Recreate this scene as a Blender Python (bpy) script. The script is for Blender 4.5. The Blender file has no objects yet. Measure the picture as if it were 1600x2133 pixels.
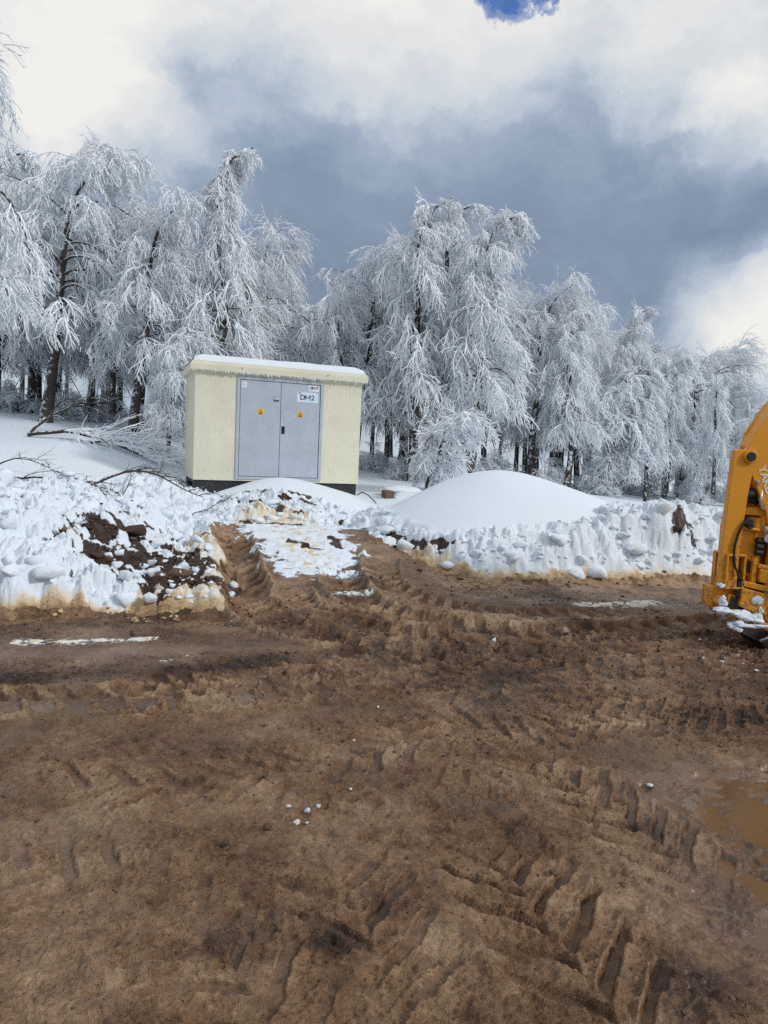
import bpy, bmesh, math, random
import numpy as np
from mathutils import Vector, Matrix

# ------------------------------------------------------------------ camera, world, sun, exposure
S = bpy.context.scene
COL = S.collection
R = math.radians
cam_d = bpy.data.cameras.new('camera')
cam_d.sensor_fit = 'HORIZONTAL'
cam_d.sensor_width = 36.0
cam_d.lens = 36.0 * 1450 / 1600
cam_d.clip_start = 0.05
cam_d.clip_end = 3000
cam = bpy.data.objects.new('camera', cam_d)
COL.objects.link(cam)
cam.matrix_world = Matrix.Translation((0, 0, 1.6)) @ Matrix.Rotation(R(90 - 4.9), 4, 'X') @ Matrix.Rotation(R(2.6), 4, 'Z')
S.camera = cam
S.render.engine = 'CYCLES'
S.view_settings.view_transform = 'Standard'
S.view_settings.look = 'None'
S.view_settings.exposure = 0.28
S.view_settings.gamma = 1.0
S.view_settings.use_curve_mapping = False
S.cycles.max_bounces = 12
S.cycles.diffuse_bounces = 9
S.cycles.glossy_bounces = 3
S.cycles.use_denoising = False
S.render.use_persistent_data = False

SUN = Vector((0.76, -0.36, 0.54)).normalized()      # towards the sun
sl = bpy.data.lights.new('sun', 'SUN')
sl.energy = 1.5
sl.angle = R(10)
sl.color = (1.0, 0.975, 0.94)
so = bpy.data.objects.new('sun', sl)
COL.objects.link(so)
so.rotation_euler = SUN.to_track_quat('Z', 'Y').to_euler()


class NT:
    """small node-graph helper"""
    def __init__(self, tree):
        self.t = tree
        self.n = tree.nodes
        self.l = tree.links

    def new(self, typ, **kw):
        n = self.n.new(typ)
        for k, v in kw.items():
            setattr(n, k, v)
        return n

    def put(self, sock, v):
        if isinstance(v, bpy.types.NodeSocket):
            self.l.new(v, sock)
        elif v is not None:
            if sock.type == 'RGBA' and hasattr(v, '__len__') and len(v) == 3:
                v = tuple(v) + (1,)
            elif sock.type == 'RGBA' and not hasattr(v, '__len__'):
                v = (v, v, v, 1)
            sock.default_value = v

    def math(self, op, a, b=None, c=None, clamp=False):
        n = self.new('ShaderNodeMath', operation=op, use_clamp=clamp)
        self.put(n.inputs[0], a)
        if b is not None:
            self.put(n.inputs[1], b)
        if c is not None:
            self.put(n.inputs[2], c)
        return n.outputs[0]

    def ss(self, v, lo, hi, a=0.0, b=1.0):
        n = self.new('ShaderNodeMapRange', interpolation_type='SMOOTHSTEP')
        for i, x in enumerate((v, lo, hi, a, b)):
            self.put(n.inputs[i], x)
        return n.outputs[0]

    def lin(self, v, lo, hi, a=0.0, b=1.0):
        n = self.new('ShaderNodeMapRange')
        for i, x in enumerate((v, lo, hi, a, b)):
            self.put(n.inputs[i], x)
        return n.outputs[0]

    def mix(self, f, a, b, typ='MIX'):
        n = self.new('ShaderNodeMix', data_type='RGBA', blend_type=typ)
        self.put(n.inputs[0], f)
        self.put(n.inputs[6], a)
        self.put(n.inputs[7], b)
        return n.outputs[2]

    def noise(self, vec, scale, detail=4, rough=0.55, dist=0.0, col=False):
        n = self.new('ShaderNodeTexNoise')
        self.put(n.inputs['Vector'], vec)
        n.inputs['Scale'].default_value = scale
        n.inputs['Detail'].default_value = detail
        n.inputs['Roughness'].default_value = rough
        n.inputs['Distortion'].default_value = dist
        return n.outputs['Color' if col else 'Fac']

    def ramp(self, f, stops, interp='LINEAR'):
        n = self.new('ShaderNodeValToRGB')
        cr = n.color_ramp
        cr.interpolation = interp
        while len(cr.elements) < len(stops):
            cr.elements.new(0.5)
        for e, (p, c) in zip(cr.elements, stops):
            e.position = p
            e.color = tuple(c) + (1,) if len(c) == 3 else c
        self.put(n.inputs[0], f)
        return n.outputs[0]

    def vmath(self, op, a, b=None, out=0):
        n = self.new('ShaderNodeVectorMath', operation=op)
        self.put(n.inputs[0], a)
        if b is not None:
            self.put(n.inputs[1], b)
        return n.outputs[out]

    def bump(self, h, strength, dist, normal=None):
        n = self.new('ShaderNodeBump')
        n.inputs['Strength'].default_value = strength
        n.inputs['Distance'].default_value = dist
        self.put(n.inputs['Height'], h)
        if normal is not None:
            self.put(n.inputs['Normal'], normal)
        return n.outputs[0]


def make_world():
    w = bpy.data.worlds.new('World')
    S.world = w
    w.use_nodes = True
    w.node_tree.nodes.clear()
    g = NT(w.node_tree)
    d = g.vmath('NORMALIZE', g.new('ShaderNodeTexCoord').outputs['Generated'])
    sky = g.new('ShaderNodeTexSky', sky_type='NISHITA')
    sky.sun_disc = False
    sky.sun_elevation = math.asin(SUN.z)
    sky.sun_rotation = math.atan2(SUN.x, SUN.y)
    sky.altitude = 1400
    sky.air_density = 1.0
    sky.dust_density = 0.4
    sky.ozone_density = 2.0
    sep = g.new('ShaderNodeSeparateXYZ')
    g.put(sep.inputs[0], d)
    z = sep.outputs[2]
    # warp the lookup so that the cloud edges billow
    w1 = g.noise(d, 3.2, 8, 0.66, col=True)
    dv = g.new('ShaderNodeVectorMath', operation='MULTIPLY_ADD')
    g.put(dv.inputs[0], g.vmath('SUBTRACT', w1, (0.5, 0.5, 0.5)))
    dv.inputs[1].default_value = (0.24, 0.24, 0.24)
    g.put(dv.inputs[2], d)
    dw = g.vmath('NORMALIZE', dv.outputs[0])
    # flattened (layered) cloud noise: stretched along the horizon
    mp = g.new('ShaderNodeMapping')
    mp.inputs['Scale'].default_value = (1.0, 1.0, 2.1)
    g.put(mp.inputs[0], dw)
    n1 = g.noise(mp.outputs[0], 2.3, 6, 0.52)
    n2 = g.noise(mp.outputs[0], 6.5, 7, 0.62)
    n6 = g.noise(mp.outputs[0], 15, 6, 0.6)
    sepw = g.new('ShaderNodeSeparateXYZ')
    g.put(sepw.inputs[0], dw)
    zw = sepw.outputs[2]
    b = g.ramp(zw, [(0.0, (.62,) * 3), (.12, (.50,) * 3), (.22, (.26,) * 3), (.32, (.27,) * 3), (.40, (.36,) * 3), (.50, (.58,) * 3), (.62, (.72,) * 3), (1, (.78,) * 3)])
    b = g.math('ADD', b, g.math('MULTIPLY', g.math('SUBTRACT', n1, .5), .50))
    b = g.math('ADD', b, g.math('MULTIPLY', g.math('SUBTRACT', n2, .5), .48))
    b = g.math('ADD', b, g.math('MULTIPLY', g.math('SUBTRACT', n6, .5), .24))
    # the larger cloud banks of this sky: direction, angular radius, brightness
    for (v, rad, amp) in (
            ((-.44, .79, .44), .14, .34), ((-.345, .86, .377), .075, .22), ((-.50, .80, .36), .10, .15),
            ((.031, .866, .499), .16, .26), ((.004, .883, .469), .07, .10), ((-.127, .858, .51), .12, .14),
            ((.300, .828, .474), .075, .28), ((.389, .83, .40), .065, .32), ((.43, .79, .44), .08, .10),
            ((.462, .868, .188), .085, .46), ((.53, .835, .17), .10, .28),
            ((-.303, .851, .429), .13, .26), ((-.05, .944, .318), .20, -.10), ((.29, .911, .27), .20, -.14),
            ((.21, .875, .43), .07, .02), ((-.213, .909, .35), .06, .12), ((-.169, .962, .214), .25, -.10)):
        dot = g.vmath('DOT_PRODUCT', dw, Vector(v).normalized(), out=1)
        b = g.math('ADD', b, g.ss(dot, math.cos(rad * 1.5), math.cos(rad * .15), 0.0, amp))
    cloud = g.ramp(b, [(0.0, (.165, .215, .30)), (.22, (.21, .27, .365)), (.42, (.295, .36, .455)), (.62, (.46, .515, .575)),
                       (.82, (.62, .63, .64)), (1.0, (.73, .72, .70))], 'LINEAR')
    cl = g.vmath('SCALE', cloud)
    cl.node.inputs[3].default_value = 10.0
    # gaps of open blue
    gap = None
    for v, rad in (((.122, .831, .545), .045), ((.150, .83, .545), .03), ((.345, .78, .540), .035)):
        f_ = g.ss(g.vmath('DOT_PRODUCT', dw, Vector(v).normalized(), out=1), math.cos(rad), math.cos(rad * .1))
        gap = f_ if gap is None else g.math('MAXIMUM', gap, f_)
    gap = g.ss(g.math('ADD', gap, g.math('ADD', g.math('MULTIPLY', g.math('SUBTRACT', n2, .5), 1.3), g.math('MULTIPLY', g.math('SUBTRACT', n6, .5), .9))), .60, 1.15)
    gap = g.math('MULTIPLY', gap, g.ss(z, .47, .505))
    gap = g.math('MAXIMUM', gap, g.math('MULTIPLY', g.ss(n1, .60, .68), g.ss(z, .55, .75)))
    blue = g.mix(1.0, sky.outputs[0], (.75, 1.02, 1.45, 1), 'MULTIPLY')
    low = g.math('MULTIPLY', g.ss(z, .165, .10), g.ss(sep.outputs[0], .42, .50))
    fin = g.mix(gap, cl, blue)
    fin = g.mix(g.math('MULTIPLY', low, .8), fin, (3.6, 4.6, 5.8, 1))
    bg = g.new('ShaderNodeBackground')
    g.put(bg.inputs[0], fin)
    bg.inputs[1].default_value = 0.1
    out = g.new('ShaderNodeOutputWorld')
    g.l.new(bg.outputs[0], out.inputs[0])


make_world()

# ------------------------------------------------------------------ object helpers


def tag(o, label=None, cat=None, group=None, kind=None):
    if label:
        o['label'] = label
    if cat:
        o['category'] = cat
    if group:
        o['group'] = group
    if kind:
        o['kind'] = kind
    return o


def empty(name, loc, rz=0.0):
    o = bpy.data.objects.new(name, None)
    COL.objects.link(o)
    o.location = loc
    o.rotation_euler = (0, 0, rz)
    o.empty_display_size = 0.2
    return o


def link(name, me, parent=None):
    o = bpy.data.objects.new(name, me)
    COL.objects.link(o)
    if parent:
        o.parent = parent
    return o


def np_mesh(name, verts, faces, mats=(), smooth=True, mi=None):
    """faces: (M,3) or (M,4) int array"""
    me = bpy.data.meshes.new(name)
    verts = np.asarray(verts, np.float32)
    faces = np.asarray(faces, np.int32)
    m, k = faces.shape
    me.vertices.add(len(verts))
    me.vertices.foreach_set('co', verts.ravel())
    me.loops.add(m * k)
    me.loops.foreach_set('vertex_index', faces.ravel())
    me.polygons.add(m)
    me.polygons.foreach_set('loop_start', np.arange(m, dtype=np.int32) * k)
    me.polygons.foreach_set('loop_total', np.full(m, k, np.int32))
    for x in mats:
        me.materials.append(x)
    if mi is not None:
        me.polygons.foreach_set('material_index', np.asarray(mi, np.int32))
    me.polygons.foreach_set('use_smooth', np.full(m, bool(smooth)))
    me.update(calc_edges=True)
    return me


class MB:
    """collects simple solids into ONE mesh"""
    def __init__(self):
        self.v, self.f, self.m = [], [], []

    def add(self, vs, fs, m=0):
        o = len(self.v)
        self.v += [tuple(p) for p in vs]
        self.f += [tuple(o + i for i in f) for f in fs]
        self.m += [m] * len(fs)
        return self

    def box(self, a, b, m=0):
        (x0, y0, z0), (x1, y1, z1) = a, b
        vs = [(x, y, z) for z in (z0, z1) for y in (y0, y1) for x in (x0, x1)]
        return self.add(vs, [(0, 2, 3, 1), (4, 5, 7, 6), (0, 1, 5, 4), (2, 6, 7, 3), (0, 4, 6, 2), (1, 3, 7, 5)], m)

    def prism(self, poly, y0, y1, m=0):
        """polygon in XZ extruded along Y"""
        n = len(poly)
        area = sum(poly[i][0] * poly[(i + 1) % n][1] - poly[(i + 1) % n][0] * poly[i][1] for i in range(n))
        if area < 0:
            poly = poly[::-1]
        vs = [(x, y0, z) for x, z in poly] + [(x, y1, z) for x, z in poly]
        fs = [tuple(range(n)), tuple(range(2 * n - 1, n - 1, -1))]
        fs += [(i, n + i, n + (i + 1) % n, (i + 1) % n) for i in range(n)]
        return self.add(vs, fs, m)

    def tube(self, pts, r, sides=8, m=0, cap=True):
        pts = [Vector(p) for p in pts]
        rs = r if hasattr(r, '__len__') else [r] * len(pts)
        vs, fs = [], []
        up = None
        for i, p in enumerate(pts):
            t = (pts[min(i + 1, len(pts) - 1)] - pts[max(i - 1, 0)]).normalized()
            if up is None:
                up = Vector((0, 0, 1)) if abs(t.z) < .9 else Vector((1, 0, 0))
            a = t.cross(up).normalized()
            b = a.cross(t).normalized()
            up = b
            for k in range(sides):
                c = 2 * math.pi * k / sides
                vs.append(p + (a * math.cos(c) + b * math.sin(c)) * rs[i])
        for i in range(len(pts) - 1):
            for k in range(sides):
                k2 = (k + 1) % sides
                fs.append((i * sides + k, i * sides + k2, (i + 1) * sides + k2, (i + 1) * sides + k))
        if cap:
            fs.append(tuple(range(sides))[::-1])
            e = (len(pts) - 1) * sides
            fs.append(tuple(range(e, e + sides)))
        return self.add(vs, fs, m)

    def disc(self, c, y0, y1, r, sides=24, m=0):
        return self.tube([(c[0], y0, c[1]), (c[0], y1, c[1])], r, sides, m)

    def mesh(self, me, mat=Matrix(), m=0):
        return self.add([mat @ v.co for v in me.vertices], [tuple(p.vertices) for p in me.polygons], m)

    def build(self, name, mats, parent=None, bevel=0.0, smooth=False, seg=2):
        me = bpy.data.meshes.new(name)
        me.from_pydata(self.v, [], self.f)
        for x in (mats if isinstance(mats, (list, tuple)) else [mats]):
            me.materials.append(x)
        me.polygons.foreach_set('material_index', self.m)
        if smooth:
            me.polygons.foreach_set('use_smooth', [True] * len(self.f))
        me.update()
        o = link(name, me, parent)
        if bevel:
            b = o.modifiers.new('bevel', 'BEVEL')
            b.width = bevel
            b.segments = seg
            b.limit_method = 'ANGLE'
        return o


def text_mesh(s, size, bold=0.0, align='CENTER'):
    c = bpy.data.curves.new('lettering', 'FONT')
    c.body = s
    c.size = size
    c.offset = bold
    c.extrude = 0.0012
    c.align_x = align
    c.align_y = 'CENTER'
    c.resolution_u = 3
    o = bpy.data.objects.new('lettering', c)
    COL.objects.link(o)
    dg = bpy.context.evaluated_depsgraph_get()
    dg.update()
    me = bpy.data.meshes.new_from_object(o.evaluated_get(dg))
    bpy.data.objects.remove(o)
    return me


# ------------------------------------------------------------------ numpy noise


def h01(ix, iy, seed):
    h = (ix.astype(np.int64) * 374761393 + iy.astype(np.int64) * 668265263 + seed * 974634757) & 0xFFFFFFFF
    h = ((h ^ (h >> 13)) * 1274126177) & 0xFFFFFFFF
    h = ((h ^ (h >> 16)) * 2246822519) & 0xFFFFFFFF
    h = h ^ (h >> 15)
    return (h & 0xFFFFFF) / float(0x1000000)


def vn(x, y, seed):
    xi, yi = np.floor(x), np.floor(y)
    fx, fy = x - xi, y - yi
    u = fx * fx * fx * (fx * (fx * 6 - 15) + 10)
    v = fy * fy * fy * (fy * (fy * 6 - 15) + 10)

    def gr(dx, dy):
        a = h01(xi + dx, yi + dy, seed) * 2 * np.pi
        return np.cos(a) * (fx - dx) + np.sin(a) * (fy - dy)
    a = gr(0, 0) * (1 - u) + gr(1, 0) * u
    b = gr(0, 1) * (1 - u) + gr(1, 1) * u
    return (a * (1 - v) + b * v) * 1.5       # about -1..1


def fbm(x, y, f, octv, seed, gain=.5):
    s, a, t = 0, 1., 0
    for o in range(octv):
        s = s + a * vn(x * f + 17.3 * o, y * f - 9.1 * o, seed + o)
        t += a
        a *= gain
        f *= 2.03
    return s / t


def worley(x, y, f, seed, jit=.9):
    x, y = x * f, y * f
    xi, yi = np.floor(x), np.floor(y)
    f1 = np.full(x.shape, 9.)
    f2 = np.full(x.shape, 9.)
    cid = np.zeros(x.shape)
    for dx in (-1, 0, 1):
        for dy in (-1, 0, 1):
            cx, cy = xi + dx, yi + dy
            px = cx + .5 + jit * (h01(cx, cy, seed) - .5)
            py = cy + .5 + jit * (h01(cx, cy, seed + 7) - .5)
            d = np.hypot(x - px, y - py)
            r = h01(cx, cy, seed + 13)
            m = d < f1
            f2 = np.where(m, f1, np.minimum(f2, d))
            cid = np.where(m, r, cid)
            f1 = np.where(m, d, f1)
    return f1, f2, cid


def sst(a, b, x):
    t = np.clip((x - a) / (b - a), 0, 1)
    return t * t * (3 - 2 * t)


def poly_sd(x, y, P, closed=True):
    """distance to polygon, positive OUTSIDE; also param along the line for open paths"""
    P = np.asarray(P, float)
    best = np.full(x.shape, 1e9)
    inside = np.zeros(x.shape, bool)
    n = len(P)
    for i in range(n if closed else n - 1):
        ax, ay = P[i]
        bx, by = P[(i + 1) % n]
        ex, ey = bx - ax, by - ay
        t = np.clip(((x - ax) * ex + (y - ay) * ey) / (ex * ex + ey * ey), 0, 1)
        best = np.minimum(best, np.hypot(x - ax - t * ex, y - ay - t * ey))
        if closed and ay != by:
            c = ((ay > y) != (by > y)) & (x < (bx - ax) * (y - ay) / (by - ay) + ax)
            inside ^= c
    return np.where(inside, -best, best) if closed else best


def resample(P, step=.12):
    P = [np.array(p, float) for p in P]
    out = []
    for i in range(len(P) - 1):           # Catmull-Rom
        p0, p1, p2, p3 = P[max(i - 1, 0)], P[i], P[i + 1], P[min(i + 2, len(P) - 1)]
        n = max(2, int(np.linalg.norm(p2 - p1) / step))
        for k in range(n):
            t = k / n
            out.append(.5 * ((2 * p1) + (p2 - p0) * t + (2 * p0 - 5 * p1 + 4 * p2 - p3) * t * t + (3 * p1 - p0 - 3 * p2 + p3) * t ** 3))
    out.append(P[-1])
    return np.array(out)


def path_coords(x, y, P):
    """arc length and signed offset from a polyline"""
    best = np.full(x.shape, 1e9)
    ss = np.zeros(x.shape)
    tt = np.zeros(x.shape)
    acc = 0
    for i in range(len(P) - 1):
        ax, ay = P[i]
        ex, ey = P[i + 1] - P[i]
        L = math.hypot(ex, ey)
        if L < 1e-6:
            continue
        t = np.clip(((x - ax) * ex + (y - ay) * ey) / (L * L), 0, 1)
        dx, dy = x - ax - t * ex, y - ay - t * ey
        d = np.hypot(dx, dy)
        m = d < best
        best = np.where(m, d, best)
        ss = np.where(m, acc + t * L, ss)
        tt = np.where(m, (ex * dy - ey * dx) / L, tt)
        acc += L
    return ss, tt, best, acc


# ------------------------------------------------------------------ terrain
CTRL = np.array([(-5.1, 10.5, .9), (-6.8, 14, 1.12), (-7.1, 17, 1.45), (-8.8, 17, 1.5), (-4.1, 13, .72), (-9.9, 20, 2.0), (-6.9, 19, 1.70),
                 (-12, 12, 1.3), (-15, 20, 2.4), (-3.98, 14.4, .54), (-.58, 15.7, .49), (-4.7, 16.3, .66), (-2.5, 18, .7), (1.07, 16, .6),
                 (.8, 20, .77), (2.25, 19, .84), (5, 23, .75), (6.9, 20, .52), (6.3, 14, .52), (7.7, 24, .42), (11, 27, .36), (14, 30, .15),
                 (20, 32, -.7), (0, 45, 1.3), (-20, 45, 3.2), (20, 50, -2.0), (40, 40, -5), (3, 13, .45), (0, 12.5, .4), (-4, 9, .5),
                 (-3, 8, .4), (-8, 8, .7), (-20, 9, .9), (12, 17, .35), (30, 20, -1.0), (-40, 30, 4.0), (-40, 10, 1.5)])


def tps_fit(C):
    n = len(C)
    d = np.hypot(C[:, None, 0] - C[None, :, 0], C[:, None, 1] - C[None, :, 1])
    K = np.where(d > 0, d * d * np.log(d + 1e-12), 0) + np.eye(n) * 1.5
    P = np.c_[np.ones(n), C[:, :2]]
    A = np.block([[K, P], [P.T, np.zeros((3, 3))]])
    return np.linalg.solve(A, np.r_[C[:, 2], 0, 0, 0])


TPSW = tps_fit(CTRL)


def zfield(x, y):
    xc, yc = np.clip(x, -40, 40), np.clip(y, 7, 50)
    s = TPSW[-3] + TPSW[-2] * xc + TPSW[-1] * yc
    for (cx, cy, _), w in zip(CTRL, TPSW):
        d = np.hypot(xc - cx, yc - cy) + 1e-9
        s = s + w * d * d * np.log(d)
    return s


YARD = [(-60, 5.2), (-8, 5.6), (-3.3, 5.95), (-2.27, 6.33), (-1.37, 6.36), (-1.55, 7.0), (-1.75, 7.6), (-1.92, 8.4), (-2.2, 9.3), (-2.42, 10.0),
        (-2.4, 10.6), (-1.6, 10.9), (-.8, 10.9), (-.35, 10.5), (-.1, 9.9), (.42, 9.2), (1.26, 8.73), (2.9, 9.15), (4.57, 9.71), (7, 10.6), (12, 13),
        (60, 25), (60, -90), (-60, -90)]
HEAP = [(-3.35, 7.7), (-3.0, 6.85), (-2.35, 6.6), (-1.8, 6.95), (-1.82, 7.7), (-2.15, 8.4), (-2.4, 9.3), (-3.0, 9.7), (-3.6, 9.7), (-3.55, 8.7)]
PATCH = [(-2.15, 10.5), (-1.6, 9.2), (-1.15, 8.3), (-.80, 7.95), (-.48, 8.4), (-.45, 9.2), (-.6, 10.0), (-.6, 10.9), (-1.2, 11.4), (-2.1, 11.3)]
PUD = [(1.35, 3.35), (2.3, 3.75), (2.6, 2.6), (1.6, 2.0), (1.15, 2.1), (1.22, 2.6), (1.5, 2.9)]
SMEARS = [([(-2.75, 5.28), (-2.3, 5.36), (-1.85, 5.52)], .12), ([(-3.6, 5.1), (-2.95, 5.2)], .04), ([(2.25, 7.62), (2.7, 7.75), (3.15, 7.95)], .22),
          ([(-.5, 7.62), (-.1, 7.68)], .10), ([(-1.62, 4.93), (-1.45, 4.98)], .025)]

# path, width, pitch, lug depth, rut depth, chevron, duty, sharpness
TRACKS = [
    ([(-4.2, 3.7), (-3.2, 3.85), (-2.2, 4.02), (-1.37, 4.22), (-.9, 4.36), (-.3, 4.68), (.4, 5.02), (1.2, 5.35), (2.2, 5.7), (3.6, 6.0)], .54, .19, .034, .02, .75, .60),
    ([(-1.3, 4.75), (-.7, 4.95), (.1, 5.3), (.9, 5.75), (2.0, 6.2), (3.6, 6.7)], .46, .16, .026, .015, .7, .60),
    ([(-1.7, 4.45), (-.9, 4.62), (-.1, 4.95), (.8, 5.4)], .32, .17, .024, .01, .5, .58),
    ([(.3, 4.55), (1.1, 4.85), (2.0, 5.25), (3.4, 5.55)], .44, .18, .024, .012, .8, .58),
    ([(-2.28, 10.4), (-2.0, 9.2), (-1.68, 8.1), (-1.38, 7.2), (-1.1, 6.5), (-.65, 6.0), (.1, 5.7), (.9, 5.65)], .58, .24, .055, .12, .28, .50),
    ([(-.50, 9.4), (-.52, 8.5), (-.36, 7.7), (.02, 6.95), (.65, 6.5), (1.5, 6.3), (2.5, 6.6), (3.8, 7.2)], .50, .25, .050, .07, .4, .52),
    ([(-1.0, 7.7), (-.78, 6.9), (-.30, 6.35), (.4, 6.02), (1.3, 5.95)], .45, .20, .034, .05, .3, .52),
    ([(.02, 9.3), (-.0, 8.6), (.1, 8.0), (.5, 7.45), (1.2, 7.1), (2.2, 7.2), (3.3, 7.7)], .45, .22, .03, .04, .5, .52),
    ([(.9, 4.05), (1.6, 4.2), (2.3, 4.45), (3.2, 4.95)], .50, .15, .030, .012, 1.0, .5),
    ([(1.0, 4.45), (1.7, 4.6), (2.4, 4.85), (3.4, 5.3)], .50, .16, .028, .012, 1.0, .5),
    ([(.12, 3.5), (.42, 2.98), (.58, 2.45), (.72, 2.0), (.85, 1.4)], .52, .19, .026, .006, .95, .36),
    ([(-.2, 2.75), (-.02, 2.3), (.1, 1.8), (.2, 1.3)], .50, .21, .015, .004, .95, .34),
    ([(-1.7, 3.1), (-1.0, 3.12), (-.4, 3.35), (.2, 3.75), (.9, 4.0)], .48, .23, .018, .004, .95, .34),
    ([(.75, 3.75), (1.1, 3.15), (1.35, 2.5), (1.55, 1.9)], .50, .18, .024, .006, .9, .4),
    ([(-.15, 4.15), (.5, 4.05), (1.1, 3.75), (1.9, 3.6)], .48, .17, .026, .008, .9, .42),
    ([(-2.4, 2.6), (-1.6, 2.5), (-.9, 2.35), (-.4, 2.0), (-.1, 1.5)], .5, .2, .009, .003, .9, .35),
]


def smax(a, b, k):
    h = np.clip(.5 + .5 * (a - b) / k, 0, 1)
    return b * (1 - h) + a * h + k * h * (1 - h)


def mound(x, y, cx, cy, top, kl, kr, kf, kb, w):
    dx, dy = x - cx, y - cy
    d2 = dx * dx + dy * dy + 1e-9
    kx = np.where(dx < 0, kl, kr)
    ky = np.where(dy < 0, kf, kb)
    k = (kx * dx * dx + ky * dy * dy) / d2
    return top - k * (np.sqrt(d2 + w * w) - w)


def terrain(x, y, detail=True):
    """height and surface masks at plan points"""
    x = np.asarray(x, float)
    y = np.asarray(y, float)
    out = {}
    sd0 = poly_sd(x, y, YARD)
    wob = fbm(x, y, 1.1, 3, 5) * .16 + fbm(x, y, 5, 3, 9) * .05
    sd = sd0 + wob
    zf = zfield(x, y)
    ramp = .40 * sst(6.9, 10.6, y) * sst(-3.2, -2.2, x) * sst(1.3, -.3, x)
    z = zf * sst(-.1, 1.5, sd)
    z = np.maximum(z, ramp)
    # --- smooth mound and the drift before the cabin
    mnd = mound(x, y, 1.85, 11.4, 1.40, .60, .36, .62, .45, .75)
    mnd = mnd + .03 * fbm(x, y, .6, 2, 31)
    z0 = z
    inyard = sst(-.03, .55, sd)
    z = z + (smax(z, np.maximum(mnd, -.5), .12) - z) * inyard
    out['mnd'] = mnd - z0
    drift = mound(x, y, -2.1, 14.1, .985, .42, .40, .19, .0, .55) + .025 * fbm(x, y, .8, 2, 33)
    drift = np.where(y > 14.6, drift - (y - 14.6) * .1, drift)
    z1 = z
    z = z + (smax(z, np.maximum(drift, -.5), .08) - z) * sst(-.03, .3, sd)
    out['drift'] = drift - z1
    # --- ploughed banks
    hbR = np.interp(x, [-.6, 0, .42, 1.3, 2.7, 3.9, 4.7, 5.6, 7, 10, 20], [.12, .30, .40, .52, .64, .93, .92, .75, .55, .45, .4])
    hbR = hbR * (1 + .18 * fbm(x, y, 1.4, 3, 41))
    bR = hbR * sst(-.08, .66 + .2 * fbm(x, y, .9, 2, 47), sd) * sst(3.0, 1.0, sd) * sst(-.7, .1, x)
    hbL = np.interp(x, [-30, -8, -5, -4.2, -3.4, -2.7, -2.1, -1.6, -1.3], [.6, .7, .86, .88, .68, .48, .36, .28, .1])
    hbL = hbL * (1 + .16 * fbm(x, y, 1.2, 3, 43))
    lin = np.clip(sd / np.interp(x, [-5, -3.2, -2.4, -1.5], [1.0, 1.3, 2.6, 1.2]), 0, 1)
    bL = hbL * (.35 * sst(0, .25, sd) + .65 * lin) * sst(-1.2, -1.5, x) * sst(4.6, 2.4, sd)
    bank = np.maximum(bR, bL)
    z2 = z
    z = z + (smax(z, bank, .05) - z) * sst(-.1, .02, sd)
    bankm = np.clip(sst(-.12, .1, sd) * sst(-.16, -.03, bank - z2), 0, 1)
    bankm = np.maximum(bankm, sst(-.1, .05, sd) * sst(.6, .3, sd) * sst(7, 5, np.abs(x)))
    out['bankR'] = bR - z2
    # --- front of the drift: churned snow down to the approach
    churn = sst(13.0, 12.2, y) * sst(10.4, 10.9, y) * sst(-3.4, -2.7, x) * sst(.3, -.4, x)
    bankm = np.maximum(bankm, churn)
    # ridge on the left edge of the approach
    edge = poly_sd(x, y, [(-1.5, 6.7), (-1.95, 8.0), (-2.3, 9.2), (-2.6, 10.4)], False)
    edge = edge + 9 * (sd < -.12)
    z = z + .16 * np.exp(-(edge / .20) ** 2) * sst(-.12, .06, sd)
    bankm = np.maximum(bankm, np.exp(-(edge / .3) ** 2))
    heap_sd = poly_sd(x, y, HEAP)
    patch_sd = poly_sd(x, y, PATCH) + .22 * fbm(x, y, 1.3, 3, 57)
    # masks
    n_a = fbm(x, y, 2.2, 4, 51)
    n_b = fbm(x, y, 7, 4, 53)
    snow = sst(-.02, .10, sd + .10 * n_b)
    soil = sst(.25, -.25, heap_sd - .06 + .42 * n_a + .38 * n_b) * sst(9.9, 8.2, y + .8 * n_a)
    soil = np.maximum(soil, sst(.2, -.1, heap_sd) * sst(.12, .3, n_b + .25 * n_a))
    soil = soil * (1 - .9 * sst(.02, .30, fbm(x, y, 3.6, 4, 59) + .25 * sst(7.6, 9.2, y)))
    wf1, wf2, wid = worley(x + .1 * n_b, y, 2.6, 61)
    soil = np.maximum(soil, churn * sst(.62, .72, wid) * sst(.5, .2, wf1) * .9)
    for (pts, w) in (([(-2.2, 10.75), (-1.8, 10.7), (-1.3, 10.8)], .10), ([(-2.9, 12.6), (-2.3, 12.75), (-1.4, 12.7)], .13), ([(-2.9, 11.9), (-2.6, 12.0)], .14),
                     ([(4.25, 10.05), (4.45, 10.1)], .15), ([(.1, 10.1), (.45, 9.65), (.95, 9.3)], .08), ([(-1.3, 9.6), (-.9, 9.2)], .08), ([(-.75, 9.9), (-.6, 9.4)], .10), ([(-4.6, 8.3), (-4.4, 8.3)], .1)):
        soil = np.maximum(soil, sst(w, w * .2, poly_sd(x, y, pts, False) + .16 * n_b))
    pm = sst(.42, -.30, patch_sd + .38 * n_b + .40 * n_a)
    n_c = fbm(x, y, 19, 3, 55)
    snow = np.maximum(snow, np.clip(pm * 1.05 + .30 * n_b * pm + .35 * n_c * pm, 0, 1) * .92)
    bankm = np.maximum(bankm, .6 * pm)
    smear = np.zeros(x.shape)
    for pts, w in SMEARS:
        smear = np.maximum(smear, sst(w * 1.7, 0, poly_sd(x, y, pts, False) + .20 * n_b + .08 * n_a) * (.66 + .7 * n_b + .2 * fbm(x, y, 19, 3, 55)))
    snow = np.maximum(snow, smear)
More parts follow.
